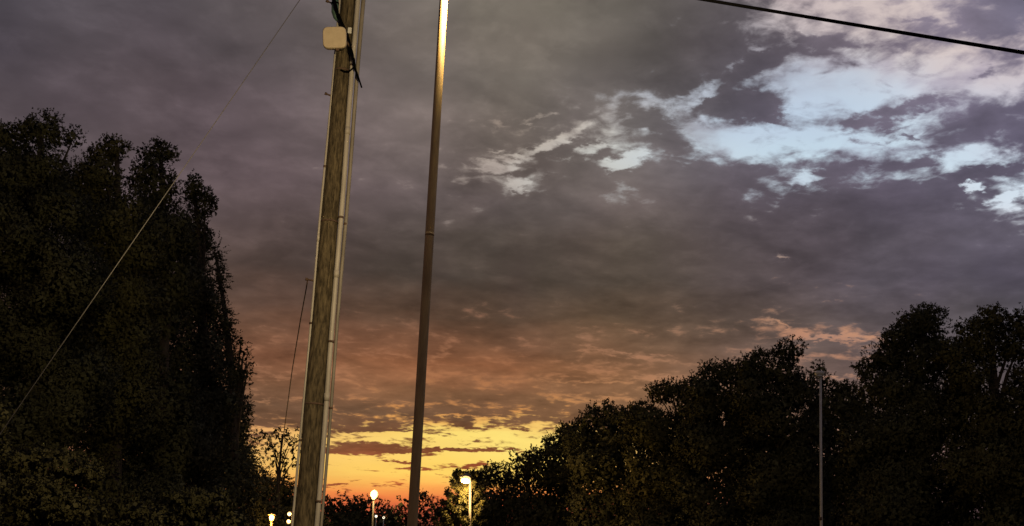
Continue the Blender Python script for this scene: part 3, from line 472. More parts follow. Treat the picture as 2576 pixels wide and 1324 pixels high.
# panel box hung on the pole
bc = P(842.5, 97, YP-0.30)
ant = empty('antenna_box', bc-Vector((0, 0, 0.14)), 'square beige plastic panel box with rounded corners hung high on the wooden pole', 'antenna box')
sx, sz = 29.5*mpp(YP-0.3+1.0), 27*mpp(YP-0.3+1.0)
def squircle(n, e, a, b):
    out = []
    for i in range(n):
        q = 2*math.pi*i/n; cq, sq = math.cos(q), math.sin(q)
        out.append((math.copysign(abs(cq)**(2/e), cq)*a, math.copysign(abs(sq)**(2/e), sq)*b))
    return out
rx_, rz_ = Matrix.Rotation(math.radians(10), 3, 'X'), Matrix.Rotation(math.radians(-4), 3, 'Y')
def prism(prof, depths, ctr, rot):
    vs, fs = [], []; n = len(prof)
    for (dd, k) in depths:
        for (x, z) in prof: vs.append(ctr + rot @ Vector((x*k, dd, z*k)))
    for j in range(len(depths)-1):
        for i in range(n): fs.append((j*n+i, j*n+(i+1) % n, (j+1)*n+(i+1) % n, (j+1)*n+i))
    fs.append(tuple(range(n))[::-1]); fs.append(tuple(range((len(depths)-1)*n, len(depths)*n)))
    return MB().add(vs, fs)
rot = rz_ @ rx_
prism(squircle(48, 5.0, sx, sz), [(-0.060, 0.90), (-0.056, 0.95), (-0.045, 0.985), (-0.030, 1.0), (0.0, 1.0)], bc, rot).build('cover', M['housing'], ant)
prism(squircle(48, 5.0, sx*0.965, sz*0.965), [(0.002, 1.0), (0.05, 1.0), (0.062, 0.93)], bc, rot).build('back_shell', M['conduit_dark'], ant)
MB().tube([bc+Vector((0.02, 0.05, -0.02)), bc+Vector((0.10, 0.13, -0.02)), P(868, 97, YP-0.10)], 0.018, 10).build('bracket', M['rust'], ant)
MB().box(bc+rot @ Vector((0.035, -0.02, -sz-0.016)), (0.018, 0.018, 0.016)).build('cable_gland', M['rust'], ant, smooth=False)

# loose black cable bundle crossing the pole
path = [(838, -40), (841, 0), (846, 22), (853, 42), (862, 62), (870, 84), (877, 105), (883, 130), (888, 150), (893, 172), (899, 192), (905, 206), (910, 221)]
bun = empty('cable_bundle', P(870, 84, YP-0.17), 'frayed black cable bundle crossing the wooden pole beside the beige box', 'cable')
for k in range(3):
    rr = np.random.default_rng(20+k); pp = []
    n_ = len(path)-(0, 2, 4)[k]
    for i, (x, y) in enumerate(path[:n_]):
        pp.append(P(x+rr.uniform(-2.5, 2.5)*(0 if i > 10 else 1), y, YP-0.17-0.02*k+0.05*max(0, i-9)))
    MB().tube(pp, [0.016 if i < n_-2 else 0.011 for i in range(n_)], 8).build('strand', M['rubber'], bun)
MB().tube([P(858, 176, YP-0.13), P(868, 180, YP-0.165), P(880, 179, YP-0.17), P(890, 170, YP-0.15)], 0.011, 8).build('strand', M['rubber'], bun)
MB().tube([P(868, 103, YP-0.19), P(878, 112, YP-0.2), P(884, 122, YP-0.19)], 0.02, 8).build('clamp', M['rust'], bun)
spl = empty('splice_case', P(841, 30, YP-0.12), 'small dark green splice case hanging above the beige box', 'splice case')
MB().tube([P(843, -14, YP-0.10), P(843, -6, YP-0.10), P(843, 30, YP-0.10), P(846, 44, YP-0.1), P(848, 52, YP-0.1)], [0.02, 0.045, 0.05, 0.04, 0.018], 16).build('shell', M['green'], spl)
MB().tube([P(843, 8, YP-0.10), P(843, 12, YP-0.10)], 0.054, 16).build('clip', M['rubber'], spl)

# ------------------------------------------------------------------ wires
def sag(a, b, s_, n=40): return [a+(b-a)*(i/n) - Vector((0, 0, s_*4*(i/n)*(1-i/n))) for i in range(n+1)]
d_ = Fv + ((-476-PPX)/FOC)*Rv + ((PPY-1782)/FOC)*Uv
anchor = EYE + d_*(-EYE.z/d_.z)
tag(MB().tube([P(876, -176, YP-0.1), anchor], 0.0048, 8).build('guy_wire', M['wire']), 'thin pale guy wire slanting down across the dark tall trees', 'wire')
sv = [P(774, 704, 14.05), P(768, 740, 15.0), P(756, 805, 17.5), P(746, 865, 20.5), P(735, 932, 25), P(726, 1000, 31), P(718, 1060, 38), P(709, 1130, 50), P(702, 1190, 64)]
tag(MB().tube(sv, [0.008, 0.008, 0.009, 0.010, 0.011, 0.013, 0.016, 0.02, 0.025], 8).build('service_cable', M['cable_brown']), 'thin brown cable running from the wooden pole down towards the sparse tree', 'cable')
pa, pb = P(888, -152, YP-0.1), P(2576, 121, 8.2)
pe = pa+(pb-pa)*1.9
tag(MB().tube(sag(pa, pe, 0.04), 0.0155, 12).build('power_cable', M['rubber']), 'thick black overhead cable crossing the bright clouds', 'cable')

# ------------------------------------------------------------------ steel lamp pole in front
YL = 8.0
la, lb = P(1037, 1324, YL), P(1116, 0, YL)
lbase = along(la, lb, 0.0); ztop = P(1126, -170, YL).z
lp = empty('lamp_post', (lbase.x, lbase.y, 0), 'slim bronze painted steel lamp post rising straight out of the top of the picture', 'lamp post')
zz = [0.1+(ztop-0.1)*i/20 for i in range(21)]
MB().tube([along(la, lb, z) for z in zz], [0.0405-0.0016*z for z in zz], 24).build('shaft', M['bronze'], lp)
MB().tube([lbase+Vector((0, 0, 0.0)), lbase+Vector((0, 0, 0.06)), lbase+Vector((0, 0, 0.10)), lbase+Vector((0, 0, 0.16))], [0.13, 0.13, 0.07, 0.046], 20).build('base_plate', M['bronze'], lp)
for py in (590,):
    z = P(1080, py, YL).z; c = along(la, lb, z)
    MB().tube([c-Vector((0, 0, 0.012)), c+Vector((0, 0, 0.012))], 0.0413-0.0016*z, 24).build('weld_ring', M['bronze'], lp)
ptop = along(la, lb, ztop)
hd = P(1232, -165, YL-0.30)
MB().tube([ptop-Vector((0, 0, 0.05)), ptop+Vector((0.04, -0.02, 0.05)), ptop*0.5+hd*0.5+Vector((0, 0, 0.10)), hd+Vector((0, 0, 0.06))], [0.03, 0.026, 0.022, 0.02], 12).build('arm', M['bronze'], lp)
head = MB().tube([hd+Vector((-0.16, 0.05, 0.07)), hd+Vector((-0.05, 0.02, 0.075)), hd+Vector((0.18, -0.05, 0.06)), hd+Vector((0.34, -0.1, 0.04))], [0.05, 0.10, 0.12, 0.05], 16).build('lamp_head', M['bronze'], lp)
MB().ball(hd+Vector((0.12, -0.03, -0.035)), (0.13, 0.10, 0.05)).build('lens', M['glow_main'], head)
def lamp_light(loc, power, color, radius, parent):
    l = bpy.data.lights.new('lamp_light', 'POINT'); l.energy = power; l.color = color; l.shadow_soft_size = radius
    o = bpy.data.objects.new('lamp_light', l); COL.objects.link(o); o.location = loc - Vector(parent.location); o.parent = parent
    return o
sl = bpy.data.lights.new('lamp_light', 'SPOT'); sl.energy = 1500; sl.color = (1.0, 0.78, 0.45); sl.shadow_soft_size = 0.06
sl.spot_size = math.radians(140); sl.spot_blend = 0.55
slo = bpy.data.objects.new('lamp_light', sl); COL.objects.link(slo); slo.parent = lp
slo.location = hd+Vector((0.12, -0.05, -0.14))-Vector(lp.location)
slo.rotation_euler = Vector((0.12, -1.0, 0.05)).to_track_quat('Z', 'Y').to_euler()

# ------------------------------------------------------------------ foliage
def unit(a): return a/np.maximum(np.linalg.norm(a, axis=-1, keepdims=True), 1e-9)
def leaf_quads(base, d, L, W, rg):
    """diamond leaves: base (n,3), direction (n,3), length (n,), half width (n,)"""
    s = unit(np.cross(d, rg.normal(size=d.shape)))
    droop = np.array([0, 0, -1.0])*(L*0.12)[:, None]
    v = np.empty((len(base), 4, 3))
    v[:, 0] = base; v[:, 1] = base+d*(L*0.5)[:, None]+s*W[:, None]; v[:, 2] = base+d*L[:, None]+droop; v[:, 3] = base+d*(L*0.5)[:, None]-s*W[:, None]
    return v.reshape(-1, 3)
def mesh_quads(name, V, mat, parent, N=None):
    n = len(V)//4
    me = bpy.data.meshes.new(name)
    me.vertices.add(n*4); me.vertices.foreach_set('co', V.astype(np.float32).ravel())
    me.loops.add(n*4); me.loops.foreach_set('vertex_index', np.arange(n*4, dtype=np.int32))
    me.polygons.add(n); me.polygons.foreach_set('loop_start', np.arange(0, n*4, 4, dtype=np.int32)); me.polygons.foreach_set('loop_total', np.full(n, 4, dtype=np.int32))
    me.update(); me.validate()
    if N is not None:
        me.attributes.new('crown_normal', 'FLOAT_VECTOR', 'POINT').data.foreach_set('vector', N.astype(np.float32).ravel())
    me.materials.append(mat)
    o = bpy.data.objects.new(name, me); COL.objects.link(o); o.parent = parent
    return o
def shoots(tips, dirs, length, K, L, W, rg, spread=0.9):
    """K leaves along every shoot"""
    n = len(tips)
    t = rg.uniform(0.0, 1.0, (n, K)); base = tips[:, None, :] + dirs[:, None, :]*(t*length[:, None])[..., None]
    d = unit(dirs[:, None, :]*rg.uniform(0.3, 1.0, (n, K, 1)) + rg.normal(size=(n, K, 3))*spread*0.6)
    ll = L*rg.uniform(0.65, 1.25, (n, K))*(1.15-0.5*t); ww = W*rg.uniform(0.7, 1.2, (n, K))
    return leaf_quads(base.reshape(-1, 3), d.reshape(-1, 3), ll.ravel(), ww.ravel(), rg)
def lumpy(u, rg_seed):
    r2 = np.random.default_rng(rg_seed); out = np.zeros(len(u))
    for f, a in ((2.3, 0.11), (5.0, 0.10), (9.5, 0.06)):
        k = r2.normal(size=(3, 3))*f; ph = r2.uniform(0, 6.28, 3)
        out += a*np.sin(u@k.T+ph).sum(1)
    return out
def crown(name, lobes, ts, mat, parent, seed, dens=1.0, K=9, up=0.5, out=0.9, long=1.0, fill=1.0, leafk=1.0, clumps=9):
    """lobes: (centre, radii); ts: tuft size in metres"""
    rg = np.random.default_rng(seed); parts = []; norms = []; org = np.array(parent.location)
    LC, LR, LN = [], [], []
    for (c, r) in lobes:                                        # every limb carries several clumps of twigs
        c = np.array(c)-org; r = np.array(r)
        big = min(r)/ts > 3.2 and clumps
        LC.append(c); LR.append(r*(0.80 if big else 1.0)); LN.append(c)
        if big:
            us = unit(rg.normal(size=(clumps, 3)))
            for u in us:
                k = rg.uniform(0.28, 0.50); LC.append(c+u*r*(1.02-k*0.85)); LR.append(r*k*rg.uniform(0.85, 1.15, 3)); LN.append(c)
    C, Rr, Q = np.array(LC), np.array(LR), np.array(LN)
    def nrm_of(pt, i, n):
        return unit(0.9*unit((pt-C[i])/Rr[i])+0.5*unit(pt-Q[i])+rg.normal(size=pt.shape)*0.12+np.array([0, 0, 0.15]))
    for i in range(len(C)):
        a, b, c = Rr[i]; area = 4*math.pi*(((a*b)**1.6+(a*c)**1.6+(b*c)**1.6)/3)**(1/1.6)
        n = int(dens*area/(ts*ts)*(0.47 if C[i][2] > 2.0 else 0.22))+4
        u = unit(rg.normal(size=(n, 3))); rad = (1.0+lumpy(u, seed*31+i))*np.where(rg.random(n) < 0.30, rg.uniform(0.6, 0.9, n), rg.uniform(0.88, 1.02, n))
        pt = C[i]+u*Rr[i]*rad[:, None]
        keep = np.ones(n, bool)
        near = np.where(np.all(np.abs(C-C[i]) < Rr+Rr[i], axis=1))[0]
        for j in near:
            if j != i: keep &= np.linalg.norm((pt-C[j])/Rr[j], axis=1) > 0.74
        pt, u = pt[keep], u[keep]
        if len(pt):
            nrm = unit(u/Rr[i])
            d = unit(nrm*out+np.array([0, 0, up])+rg.normal(size=nrm.shape)*0.45)
            ln = ts*rg.uniform(0.6, 1.7, len(pt))*long
            parts.append(shoots(pt, d, ln, K, ts*0.68*leafk, ts*0.19*leafk, rg)); norms.append(np.repeat(nrm_of(pt, i, n), K*4, axis=0))
        m_ = int(fill*a*b*c*4.19/(ts**3)*0.32)+4               # inner leaves that close the crown
        u = unit(rg.normal(size=(m_, 3))); pt = C[i]+u*Rr[i]*(rg.random(m_)**0.4*0.82)[:, None]
        parts.append(leaf_quads(pt, unit(rg.normal(size=(m_, 3))), ts*rg.uniform(1.2, 1.8, m_), ts*rg.uniform(0.38, 0.6, m_), rg)); norms.append(np.repeat(nrm_of(pt, i, n), 4, axis=0))
    return mesh_quads(name, np.concatenate(parts), mat, parent, np.concatenate(norms))
def trunk(parent, lobes, r0, seed, lean=0.0):
    rg = np.random.default_rng(seed+900); mb = MB(); org = Vector(parent.location)
    tops = sorted(lobes, key=lambda l: -l[0][2]); top = Vector(tops[0][0]); h = top.z
    pts = []; rr = []
    for i in range(9):
        t = i/8; b = Vector((org.x, org.y, 0)); p = b+(top-b)*t; p.x = org.x+(top.x-org.x)*t**2+0.06*math.sin(5*t+seed); p.y = org.y+(top.y-org.y)*t**2
        pts.append(p); rr.append(r0*(1-0.85*t)+0.015)
    rr[0] *= 1.35; pts[0].z = -0.02
    mb.tube(pts, rr, 10)
    for l in tops[1:]:
        c = Vector(l[0]); f = max(0.12, min(0.85, c.z/h-0.22)); k = f*8; i = int(k); s_ = pts[i]+(pts[min(8, i+1)]-pts[i])*(k-i)
        mid = (s_+c)*0.5+Vector((0, 0, 0.25))
        mb.tube([s_, mid, c], [rr[i]*0.5, rr[i]*0.34, 0.012], 7)
    return mb.build('trunk', M['bark'], parent)
def tree(name, label, Y, lob, mat, seed, cat='tree', group=None, ts=None, bx=None, r0=0.2, depth=1.0, dj=None, **kw):
    lobes = []; rg = np.random.default_rng(seed+77); s_ = mpp(Y)
    for (x, y, rx, ry) in lob:
        Yl = Y + rg.uniform(-0.35, 0.35)*(rx+ry)*0.5*s_
        c = P(x, y, Yl); k = (c-EYE).dot(Fv)/FOC
        lobes.append(((c.x, c.y, c.z), (rx*k*0.95, (rx*0.55+ry*0.45)*k*depth, ry*k*0.95)))
    bxp = bx if bx is not None else float(np.mean([l[0] for l in lob]))
    b = P(bxp, 1400, Y)
    root = empty(name, (b.x, b.y, 0), label, cat, group)
    trunk(root, lobes, r0, seed)
    crown('crown', lobes, ts or 8.2*s_, M[mat], root, seed, **kw)
    return root
LG = 'tall trees lining the dark wood beside the wooden pole'
tree('broadleaf_tree', 'tallest tree of the dark wood, round crown at the edge of the picture', 24, [(105, 332, 66, 58), (22, 362, 70, 58), (184, 348, 24, 30), (70, 455, 140, 105), (40, 620, 150, 150), (70, 840, 160, 160), (50, 1080, 150, 160), (60, 1320, 170, 150), (-90, 560, 150, 170), (-90, 900, 150, 200), (-80, 1250, 150, 200), (170, 720, 110, 150), (170, 980, 120, 160), (160, 540, 90, 90)], 'leaf_dark', 1, group=LG, r0=0.30)
tree('broadleaf_tree', 'dark tree with spiky twin tops next to the tallest round crown', 27, [(290, 378, 46, 34), (252, 395, 30, 30), (235, 475, 105, 90), (290, 600, 130, 130), (240, 800, 150, 150), (250, 1020, 150, 160), (240, 1270, 150, 170), (310, 900, 110, 140), (320, 720, 90, 120)], 'leaf_olive', 2, group=LG, r0=0.28, up=0.9)
tree('broadleaf_tree', 'dark tree with a squarish crown whose edge the guy wire meets', 29, [(398, 385, 48, 40), (385, 470, 66, 80), (400, 600, 100, 120), (380, 800, 115, 140), (390, 1030, 115, 150), (380, 1290, 125, 170), (318, 1140, 110, 120), (440, 700, 70, 110), (440, 1150, 100, 130)], 'leaf_dark', 3, group=LG, r0=0.27, up=0.8)
tree('broadleaf_tree', 'dark tree with a stepped crown just below the guy wire end', 32, [(487, 480, 28, 42), (515, 515, 32, 42), (480, 610, 55, 90), (490, 740, 72, 110), (475, 920, 90, 130), (480, 1120, 105, 150), (490, 1330, 110, 150), (540, 1030, 70, 100)], 'leaf_dark', 4, group=LG, r0=0.25)
tree('pine_tree', 'dark pine with feathery side branches facing the wooden pole', 36, [(545, 640, 10, 30), (552, 700, 16, 60), (555, 800, 32, 50), (565, 880, 42, 50), (580, 950, 40, 40), (560, 1060, 66, 100), (560, 1230, 90, 120), (570, 1360, 100, 90), (606, 858, 16, 6), (614, 882, 20, 5), (620, 908, 22, 5), (622, 938, 24, 6), (612, 968, 18, 6)], 'leaf_dark', 5, group=LG, r0=0.22, up=0.05, out=1.3, long=1.9, K=14, leafk=0.85)
tree('pine_tree', 'low dark pine at the foot of the wood edge beside the sparse tree', 42, [(600, 1050, 36, 60), (606, 1170, 52, 90), (625, 1300, 80, 90), (640, 1390, 100, 70), (640, 1230, 50, 60), (670, 1320, 60, 60)], 'leaf_dark', 6, group=LG, r0=0.2, up=0.2, out=1.2, long=1.4)
tree('sparse_tree', 'small sparse tree with see-through branches against the orange glow', 52, [(668, 1095, 22, 14), (712, 1092, 36, 12), (742, 1098, 22, 13), (682, 1122, 26, 12), (728, 1128, 26, 11), (690, 1152, 30, 9), (738, 1160, 22, 9), (708, 1178, 26, 7), (670, 1185, 14, 12)], 'leaf_dark', 7, r0=0.13, bx=690, dens=0.75, fill=0.3, K=9, ts=0.17, up=0.2, clumps=0)
tree('broadleaf_tree', 'rounded dark tree hugging the far side of the wooden pole base', 62, [(700, 1235, 60, 40), (740, 1262, 50, 40), (690, 1310, 90, 60), (770, 1330, 60, 40), (740, 1390, 100, 60)], 'leaf_olive', 8, r0=0.2)
SG = 'shrubs lit dimly in front of the wood'
tree('shrub', 'leafy shrub tip reaching in at the edge, where the guy wire ends', 15, [(-12, 1050, 34, 45), (-20, 1130, 50, 60), (-40, 1260, 70, 90), (-40, 1400, 90, 90)], 'leaf_bush', 11, 'shrub', SG, r0=0.05, ts=0.065, bx=-20)
tree('shrub', 'wide leafy shrub filling the bottom corner under the guy wire', 16, [(60, 1165, 80, 48), (150, 1170, 75, 45), (215, 1195, 50, 45), (70, 1260, 120, 70), (170, 1290, 110, 60), (60, 1370, 130, 70), (180, 1390, 110, 60)], 'leaf_bush', 12, 'shrub', SG, r0=0.06, ts=0.065, bx=120)
tree('shrub', 'low arching shrub in front of the wood, second from the bottom corner', 17, [(330, 1290, 70, 34), (390, 1310, 80, 40), (300, 1350, 100, 55), (400, 1380, 100, 60)], 'leaf_bush', 13, 'shrub', SG, r0=0.05, ts=0.068, bx=340)
tree('shrub', 'leafy shrub nearest the small orange lights by the wooden pole', 17.5, [(480, 1272, 75, 38), (545, 1268, 60, 36), (440, 1300, 70, 36), (585, 1310, 50, 36), (520, 1340, 110, 60), (500, 1400, 110, 60)], 'leaf_bush', 14, 'shrub', SG, r0=0.05, ts=0.068, bx=510)
RG = 'trees rising along the wooded slope'
tree('broadleaf_tree', 'lowest dark tree of the slope behind the lit cobra lamp', 58, [(1200, 1215, 36, 34), (1245, 1200, 45, 36), (1300, 1200, 50, 40), (1220, 1280, 80, 70), (1290, 1300, 80, 80), (1240, 1370, 110, 80)], 'leaf_dark', 21, group=RG)
tree('sparse_tree', 'small see-through bush top standing dark on the yellow glow', 56, [(1300, 1150, 18, 14), (1325, 1148, 22, 18), (1345, 1162, 18, 16), (1310, 1172, 26, 12)], 'leaf_dark', 22, dens=0.4, fill=0.2, K=9, ts=0.2, clumps=0, r0=0.08, bx=1320)
tree('broadleaf_tree', 'dark tree where the slope meets the yellow glow', 55, [(1395, 1122, 36, 34), (1430, 1090, 30, 28), (1360, 1180, 60, 50), (1420, 1190, 80, 90), (1380, 1300, 110, 100), (1390, 1390, 120, 80), (1450, 1085, 30, 28)], 'leaf_olive', 23, group=RG)
tree('broadleaf_tree', 'bushy dark tree with a rounded top, first hump up the slope', 50, [(1520, 1045, 46, 36), (1482, 1062, 30, 34), (1460, 1110, 50, 50), (1510, 1160, 95, 100), (1540, 1110, 60, 60), (1520, 1310, 120, 110), (1500, 1400, 130, 80), (1560, 1062, 48, 36), (1590, 1110, 60, 60), (1590, 1250, 80, 100)], 'leaf_dark', 24, group=RG, up=0.8)
tree('broadleaf_tree', 'dark tree with spiky tips halfway up the slope', 47, [(1655, 990, 34, 28), (1690, 985, 36, 34), (1610, 1045, 40, 30), (1650, 1080, 85, 80), (1660, 1200, 115, 120), (1650, 1360, 130, 110), (1735, 985, 36, 28), (1738, 1060, 60, 60), (1580, 1060, 44, 30), (1730, 1200, 80, 100)], 'leaf_olive', 25, group=RG, up=1.0)
tree('broadleaf_tree', 'broad dark tree with a flat dome below the topmost tuft of the slope', 45, [(1785, 950, 46, 40), (1840, 945, 55, 42), (1790, 1010, 90, 70), (1800, 1140, 125, 120), (1800, 1300, 135, 130), (1878, 960, 40, 40), (1880, 1060, 70, 80), (1880, 1220, 80, 110), (1922, 1118, 70, 75)], 'leaf_dark', 26, group=RG)
tree('pine_tree', 'highest dark pine of the slope with a round tuft on top', 43, [(1986, 888, 44, 40), (1912, 902, 28, 30), (1890, 930, 40, 34), (1965, 945, 75, 40), (1950, 1050, 105, 90), (1950, 1200, 130, 120), (1950, 1350, 140, 110), (2010, 985, 60, 50), (2020, 1130, 90, 90), (2020, 1280, 110, 110), (1890, 1000, 70, 60)], 'leaf_dark', 27, group=RG, up=0.6)
tree('pine_tree', 'narrow dark pine right behind the thin unlit lamp pole', 46, [(2060, 932, 20, 24), (2040, 960, 34, 24), (2078, 965, 20, 22), (2090, 1060, 80, 90), (2110, 985, 40, 30), (2100, 1220, 110, 140), (2100, 1380, 120, 90), (2160, 1050, 60, 70), (2170, 1180, 80, 90)], 'leaf_olive', 28, group=RG)
tree('broadleaf_tree', 'big dark tree with a tall dome just past the dip in the treeline', 38, [(2322, 812, 78, 50), (2262, 850, 44, 50), (2225, 895, 38, 40), (2178, 930, 34, 28), (2300, 900, 115, 80), (2240, 980, 90, 60), (2290, 1080, 150, 120), (2260, 1270, 160, 150), (2280, 1400, 160, 90), (2160, 1120, 70, 80), (2390, 1285, 90, 100), (2385, 905, 44, 55), (2390, 1010, 60, 60)], 'leaf_dark', 29, group=RG, r0=0.3)
tree('broadleaf_tree', 'big dark tree with a small sky gap, at the picture edge past the dome', 36, [(2492, 812, 58, 42), (2570, 822, 56, 50), (2440, 840, 44, 46), (2470, 880, 90, 50), (2560, 880, 60, 50), (2440, 950, 50, 60), (2575, 960, 46, 50), (2470, 1060, 120, 80), (2590, 1060, 90, 90), (2460, 1200, 150, 130), (2600, 1220, 130, 150), (2500, 1370, 180, 110), (2690, 930, 100, 130), (2700, 1150, 120, 180), (2445, 1010, 70, 50), (2545, 1005, 60, 40), (2480, 925, 26, 34), (2400, 900, 50, 50), (2420, 960, 50, 50)], 'leaf_olive', 30, group=RG, r0=0.3)
MG = 'distant trees under the sunset glow'
tree('broadleaf_tree', 'small knobbly dark tree behind the foot of the steel lamp post', 60, [(1050, 1252, 26, 16), (1022, 1272, 22, 18), (1070, 1270, 16, 18), (1045, 1300, 46, 30), (1000, 1310, 26, 20), (1050, 1360, 60, 50)], 'leaf_dark', 31, group=MG, ts=0.24, dens=0.8)
tree('broadleaf_tree', 'low dark bushy tree between the steel lamp post and the lit conifer', 62, [(1095, 1285, 34, 24), (1130, 1300, 40, 30), (1100, 1340, 60, 40), (1140, 1380, 60, 50)], 'leaf_dark', 32, group=MG)
tree('broadleaf_tree', 'wide rounded far tree behind the small globe lamp', 120, [(895, 1272, 46, 26), (935, 1282, 40, 26), (965, 1300, 30, 28), (880, 1310, 70, 40), (940, 1330, 70, 40)], 'leaf_olive', 33, group=MG, ts=0.42)
tree('broadleaf_tree', 'far tree half hidden by the outer edge of the wooden pole', 110, [(842, 1275, 30, 26), (815, 1280, 40, 26), (835, 1320, 60, 40)], 'leaf_olive', 34, group=MG, ts=0.42)
tree('broadleaf_tree', 'lowest far tree beside the two small white lights', 130, [(985, 1300, 30, 18), (1000, 1325, 50, 26), (960, 1345, 60, 30)], 'leaf_olive', 35, group=MG, ts=0.45)

# lit conifer under the cobra lamp: tiers of upturned branches
YC = 46.4
cb = P(1165, 1400, YC)
con = empty('conifer', (cb.x, cb.y, 0), 'conifer with upturned branches lit yellow by the cobra lamp', 'tree')
rg = np.random.default_rng(41); k_ = mpp(YC); topz = P(1172, 1188, YC).z
MB().tube([Vector((cb.x, cb.y, -0.02)), Vector((cb.x, cb.y, topz*0.5)), Vector((cb.x, cb.y, topz))], [0.16, 0.1, 0.02], 10).build('trunk', M['bark'], con)
tips, dirs, lens = [], [], []
for t in range(10):
    z = 0.9+(topz-1.1)*t/9; rad = (1-t/10.4)**0.75*1.6+0.14; nb = 7 if t < 7 else 5
    for j in range(nb):
        q = 2*math.pi*(j+0.37*t+rg.uniform(-0.2, 0.2))/nb; R_ = rad*rg.uniform(0.7, 1.1); dd = np.array([math.cos(q), math.sin(q), 0])
        last = None; line = []
        for s_ in np.linspace(0.12, 1.0, 12):
            p_ = np.array([0, 0, z])+dd*R_*s_+np.array([0, 0, -0.22*R_*math.sin(math.pi*s_*0.9)+0.30*R_*s_**3])
            line.append(Vector(p_)+Vector((cb.x, cb.y, 0)))
            for w in range(9):
                tips.append(p_+rg.normal(size=3)*0.03); dirs.append(dd*0.7+np.array([0, 0, 0.45])+rg.normal(size=3)*0.55); lens.append(rg.uniform(0.12, 0.26))
        MB().tube(line[::3], [0.022, 0.018, 0.012, 0.008], 5).build('branch', M['bark'], con)
tips = np.array(tips); dirs = unit(np.array(dirs)); lens = np.array(lens)
mesh_quads('crown', shoots(tips, dirs, lens, 12, 0.13, 0.03, rg, 1.0), M['leaf_conifer'], con, np.repeat(unit(dirs*0.6+unit(tips*np.array([1, 1, 0]))*0.5+np.array([0, 0, 0.3])), 48, axis=0))

# ------------------------------------------------------------------ lamps in the distance
def post(name, label, Y, px_top, py_top, px_low, r, cat='street lamp', group=None, mat='pole_grey'):
    a = P(px_top, py_top, Y); lo = P(px_low, 1324, Y); b = Vector((a.x+(lo.x-a.x)*1.3, Y, 0))
    root = empty(name, (b.x, b.y, 0), label, cat, group)
    MB().tube([b+Vector((0, 0, -0.01)), b+Vector((0, 0, 0.25)), b*0.5+a*0.5, a], [r*1.5, r*1.25, r*1.1, r], 12).build('pole', M[mat], root)
    MB().tube([b, b+Vector((0, 0, 0.05))], r*3.0, 12).build('base_plate', M[mat], root)
    return root, a
GL = 'street lamps of the lot'
# cobra lamp over the conifer
r_, a = post('street_lamp', 'lit street lamp with bent arm shining orange over the conifer', 45.7, 1183, 1218, 1186, 0.055, group=GL, mat='pale_paint')
e_ = P(1174, 1207, 45.2)
MB().tube([a-Vector((0, 0, 0.02)), a+Vector((0.0, -0.02, 0.10)), (a+e_)*0.5+Vector((0.03, 0, 0.10)), e_], [0.055, 0.055, 0.05, 0.045], 10).build('arm', M['pale_paint'], r_)
h_ = MB().tube([e_+Vector((0.16, 0.05, 0.12)), e_+Vector((0.0, 0, 0.13)), e_+Vector((-0.26, -0.1, 0.06))], [0.07, 0.15, 0.07], 12).build('lamp_head', M['pale_paint'], r_)
MB().ball(e_+Vector((-0.04, -0.06, 0.0)), (0.21, 0.18, 0.16)).build('lens', M['glow_warm'], h_)
lamp_light(e_+Vector((-0.05, -0.3, -0.26)), 800, (1.0, 0.62, 0.24), 0.1, r_)
# globe lamp under the glow
r_, a = post('street_lamp', 'lit globe lamp on a thin pole against the orange horizon', 60, 940, 1258, 939, 0.045, group=GL, mat='pale_paint')
MB().tube([a, a+Vector((0, 0, 0.08))], [0.10, 0.14], 12).build('collar', M['pole_grey'], r_)
MB().ball(a+Vector((0.01, 0, 0.30)), (0.21, 0.21, 0.25)).build('globe', M['glow_warm'], r_)
lamp_light(a+Vector((0, -0.4, 0.3)), 160, (1.0, 0.66, 0.26), 0.2, r_)
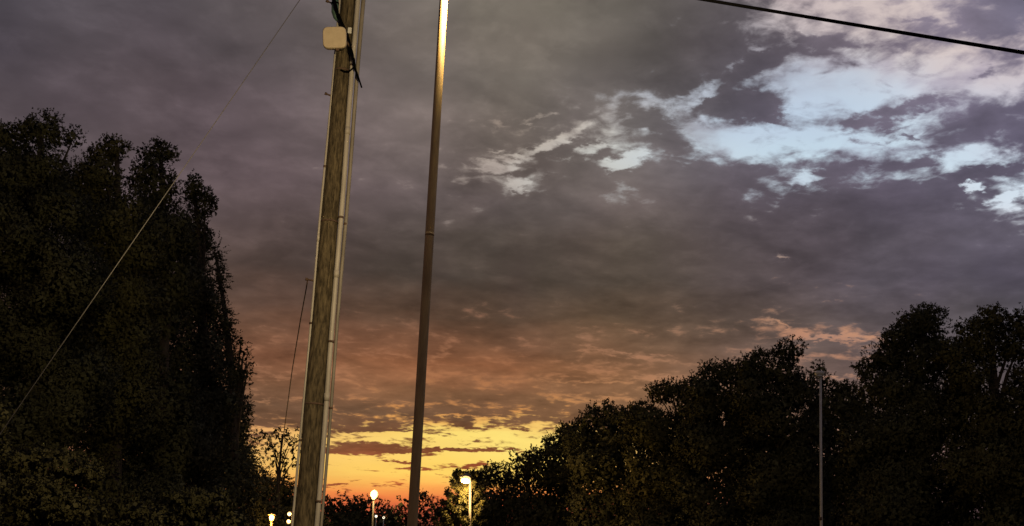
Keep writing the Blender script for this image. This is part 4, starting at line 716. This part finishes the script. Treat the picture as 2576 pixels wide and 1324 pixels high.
# unlit pole in front of the slope
r_, a = post('street_lamp', 'tall thin unlit lamp pole standing in front of the wooded slope', 34, 2064, 946, 2067, 0.038, group=GL)
h_ = MB().tube([a+Vector((-0.16, -0.02, 0.05)), a+Vector((-0.08, 0, 0.08)), a+Vector((0.06, 0, 0.08)), a+Vector((0.11, 0, 0.03))], [0.05, 0.085, 0.085, 0.04], 12).build('lamp_head', M['pole_grey'], r_)
MB().ball(a+Vector((-0.04, -0.02, -0.005)), (0.10, 0.07, 0.04)).build('lens', M['lens_off'], h_)
z = P(2066, 1305, 34).z; c = Vector((a.x+0.015, 34, z))
MB().tube([c-Vector((0, 0, 0.05)), c+Vector((0, 0, 0.05))], 0.052, 12).build('collar', M['rust'], r_)
# slim pole by the wooden pole with two small lights and a pale sensor on top
r_, a = post('street_lamp', 'slim pole with two small lit globes and a pale cap beside the wooden pole', 38, 741, 1236, 734, 0.03, group=GL, mat='pale_paint')
MB().tube([a-Vector((0, 0, 0.02)), a+Vector((0, 0, 0.16))], [0.05, 0.05], 10).build('cap', M['pale_paint'], r_)
for (x, y) in ((728, 1293), (726, 1313)):
    c = P(x, y, 37.9); q = P(736.5, y-2, 38)
    ar = MB().tube([q, c+Vector((0.05, 0, 0.03)), c], 0.016, 8).build('bracket', M['pale_paint'], r_)
    MB().ball(c, 0.070).build('globe', M['glow_warm'], ar)
lamp_light(P(727, 1303, 37.6), 40, (1.0, 0.66, 0.26), 0.08, r_)
# lone orange wall-pack lamp
r_, a = post('street_lamp', 'lone orange lamp glowing low in front of the dark trees', 40, 683, 1312, 683, 0.035, group=GL, mat='bronze')
MB().tube([a, a+Vector((0, 0, 0.05))], [0.06, 0.09], 12).build('collar', M['bronze'], r_)
MB().ball(a+Vector((0, 0, 0.13)), 0.10).build('globe', M['glow_orange'], r_)
MB().tube([a+Vector((0, 0, 0.22)), a+Vector((0, 0, 0.25)), a+Vector((0, 0, 0.30))], [0.15, 0.13, 0.02], 14).build('hood', M['bronze'], r_)
lamp_light(a+Vector((0, -0.22, 0.13)), 90, (1.0, 0.55, 0.2), 0.1, r_)
# two tiny white lights low under the far trees
for (x, y, lab) in ((946, 1298, 'small white lamp on a short post beside the globe lamp pole'), (965, 1301, 'small white lamp on a short post between globe lamp and steel post')):
    r_, a = post('path_lamp', lab, 75, x, y+4, x, 0.03, 'path lamp', 'small white lamps under the far trees')
    MB().ball(a+Vector((0, 0, 0.08)), 0.085).build('globe', M['glow_white'], r_)
    MB().tube([a+Vector((0, 0, 0.15)), a+Vector((0, 0, 0.18))], [0.12, 0.02], 10).build('hood', M['rust'], r_)
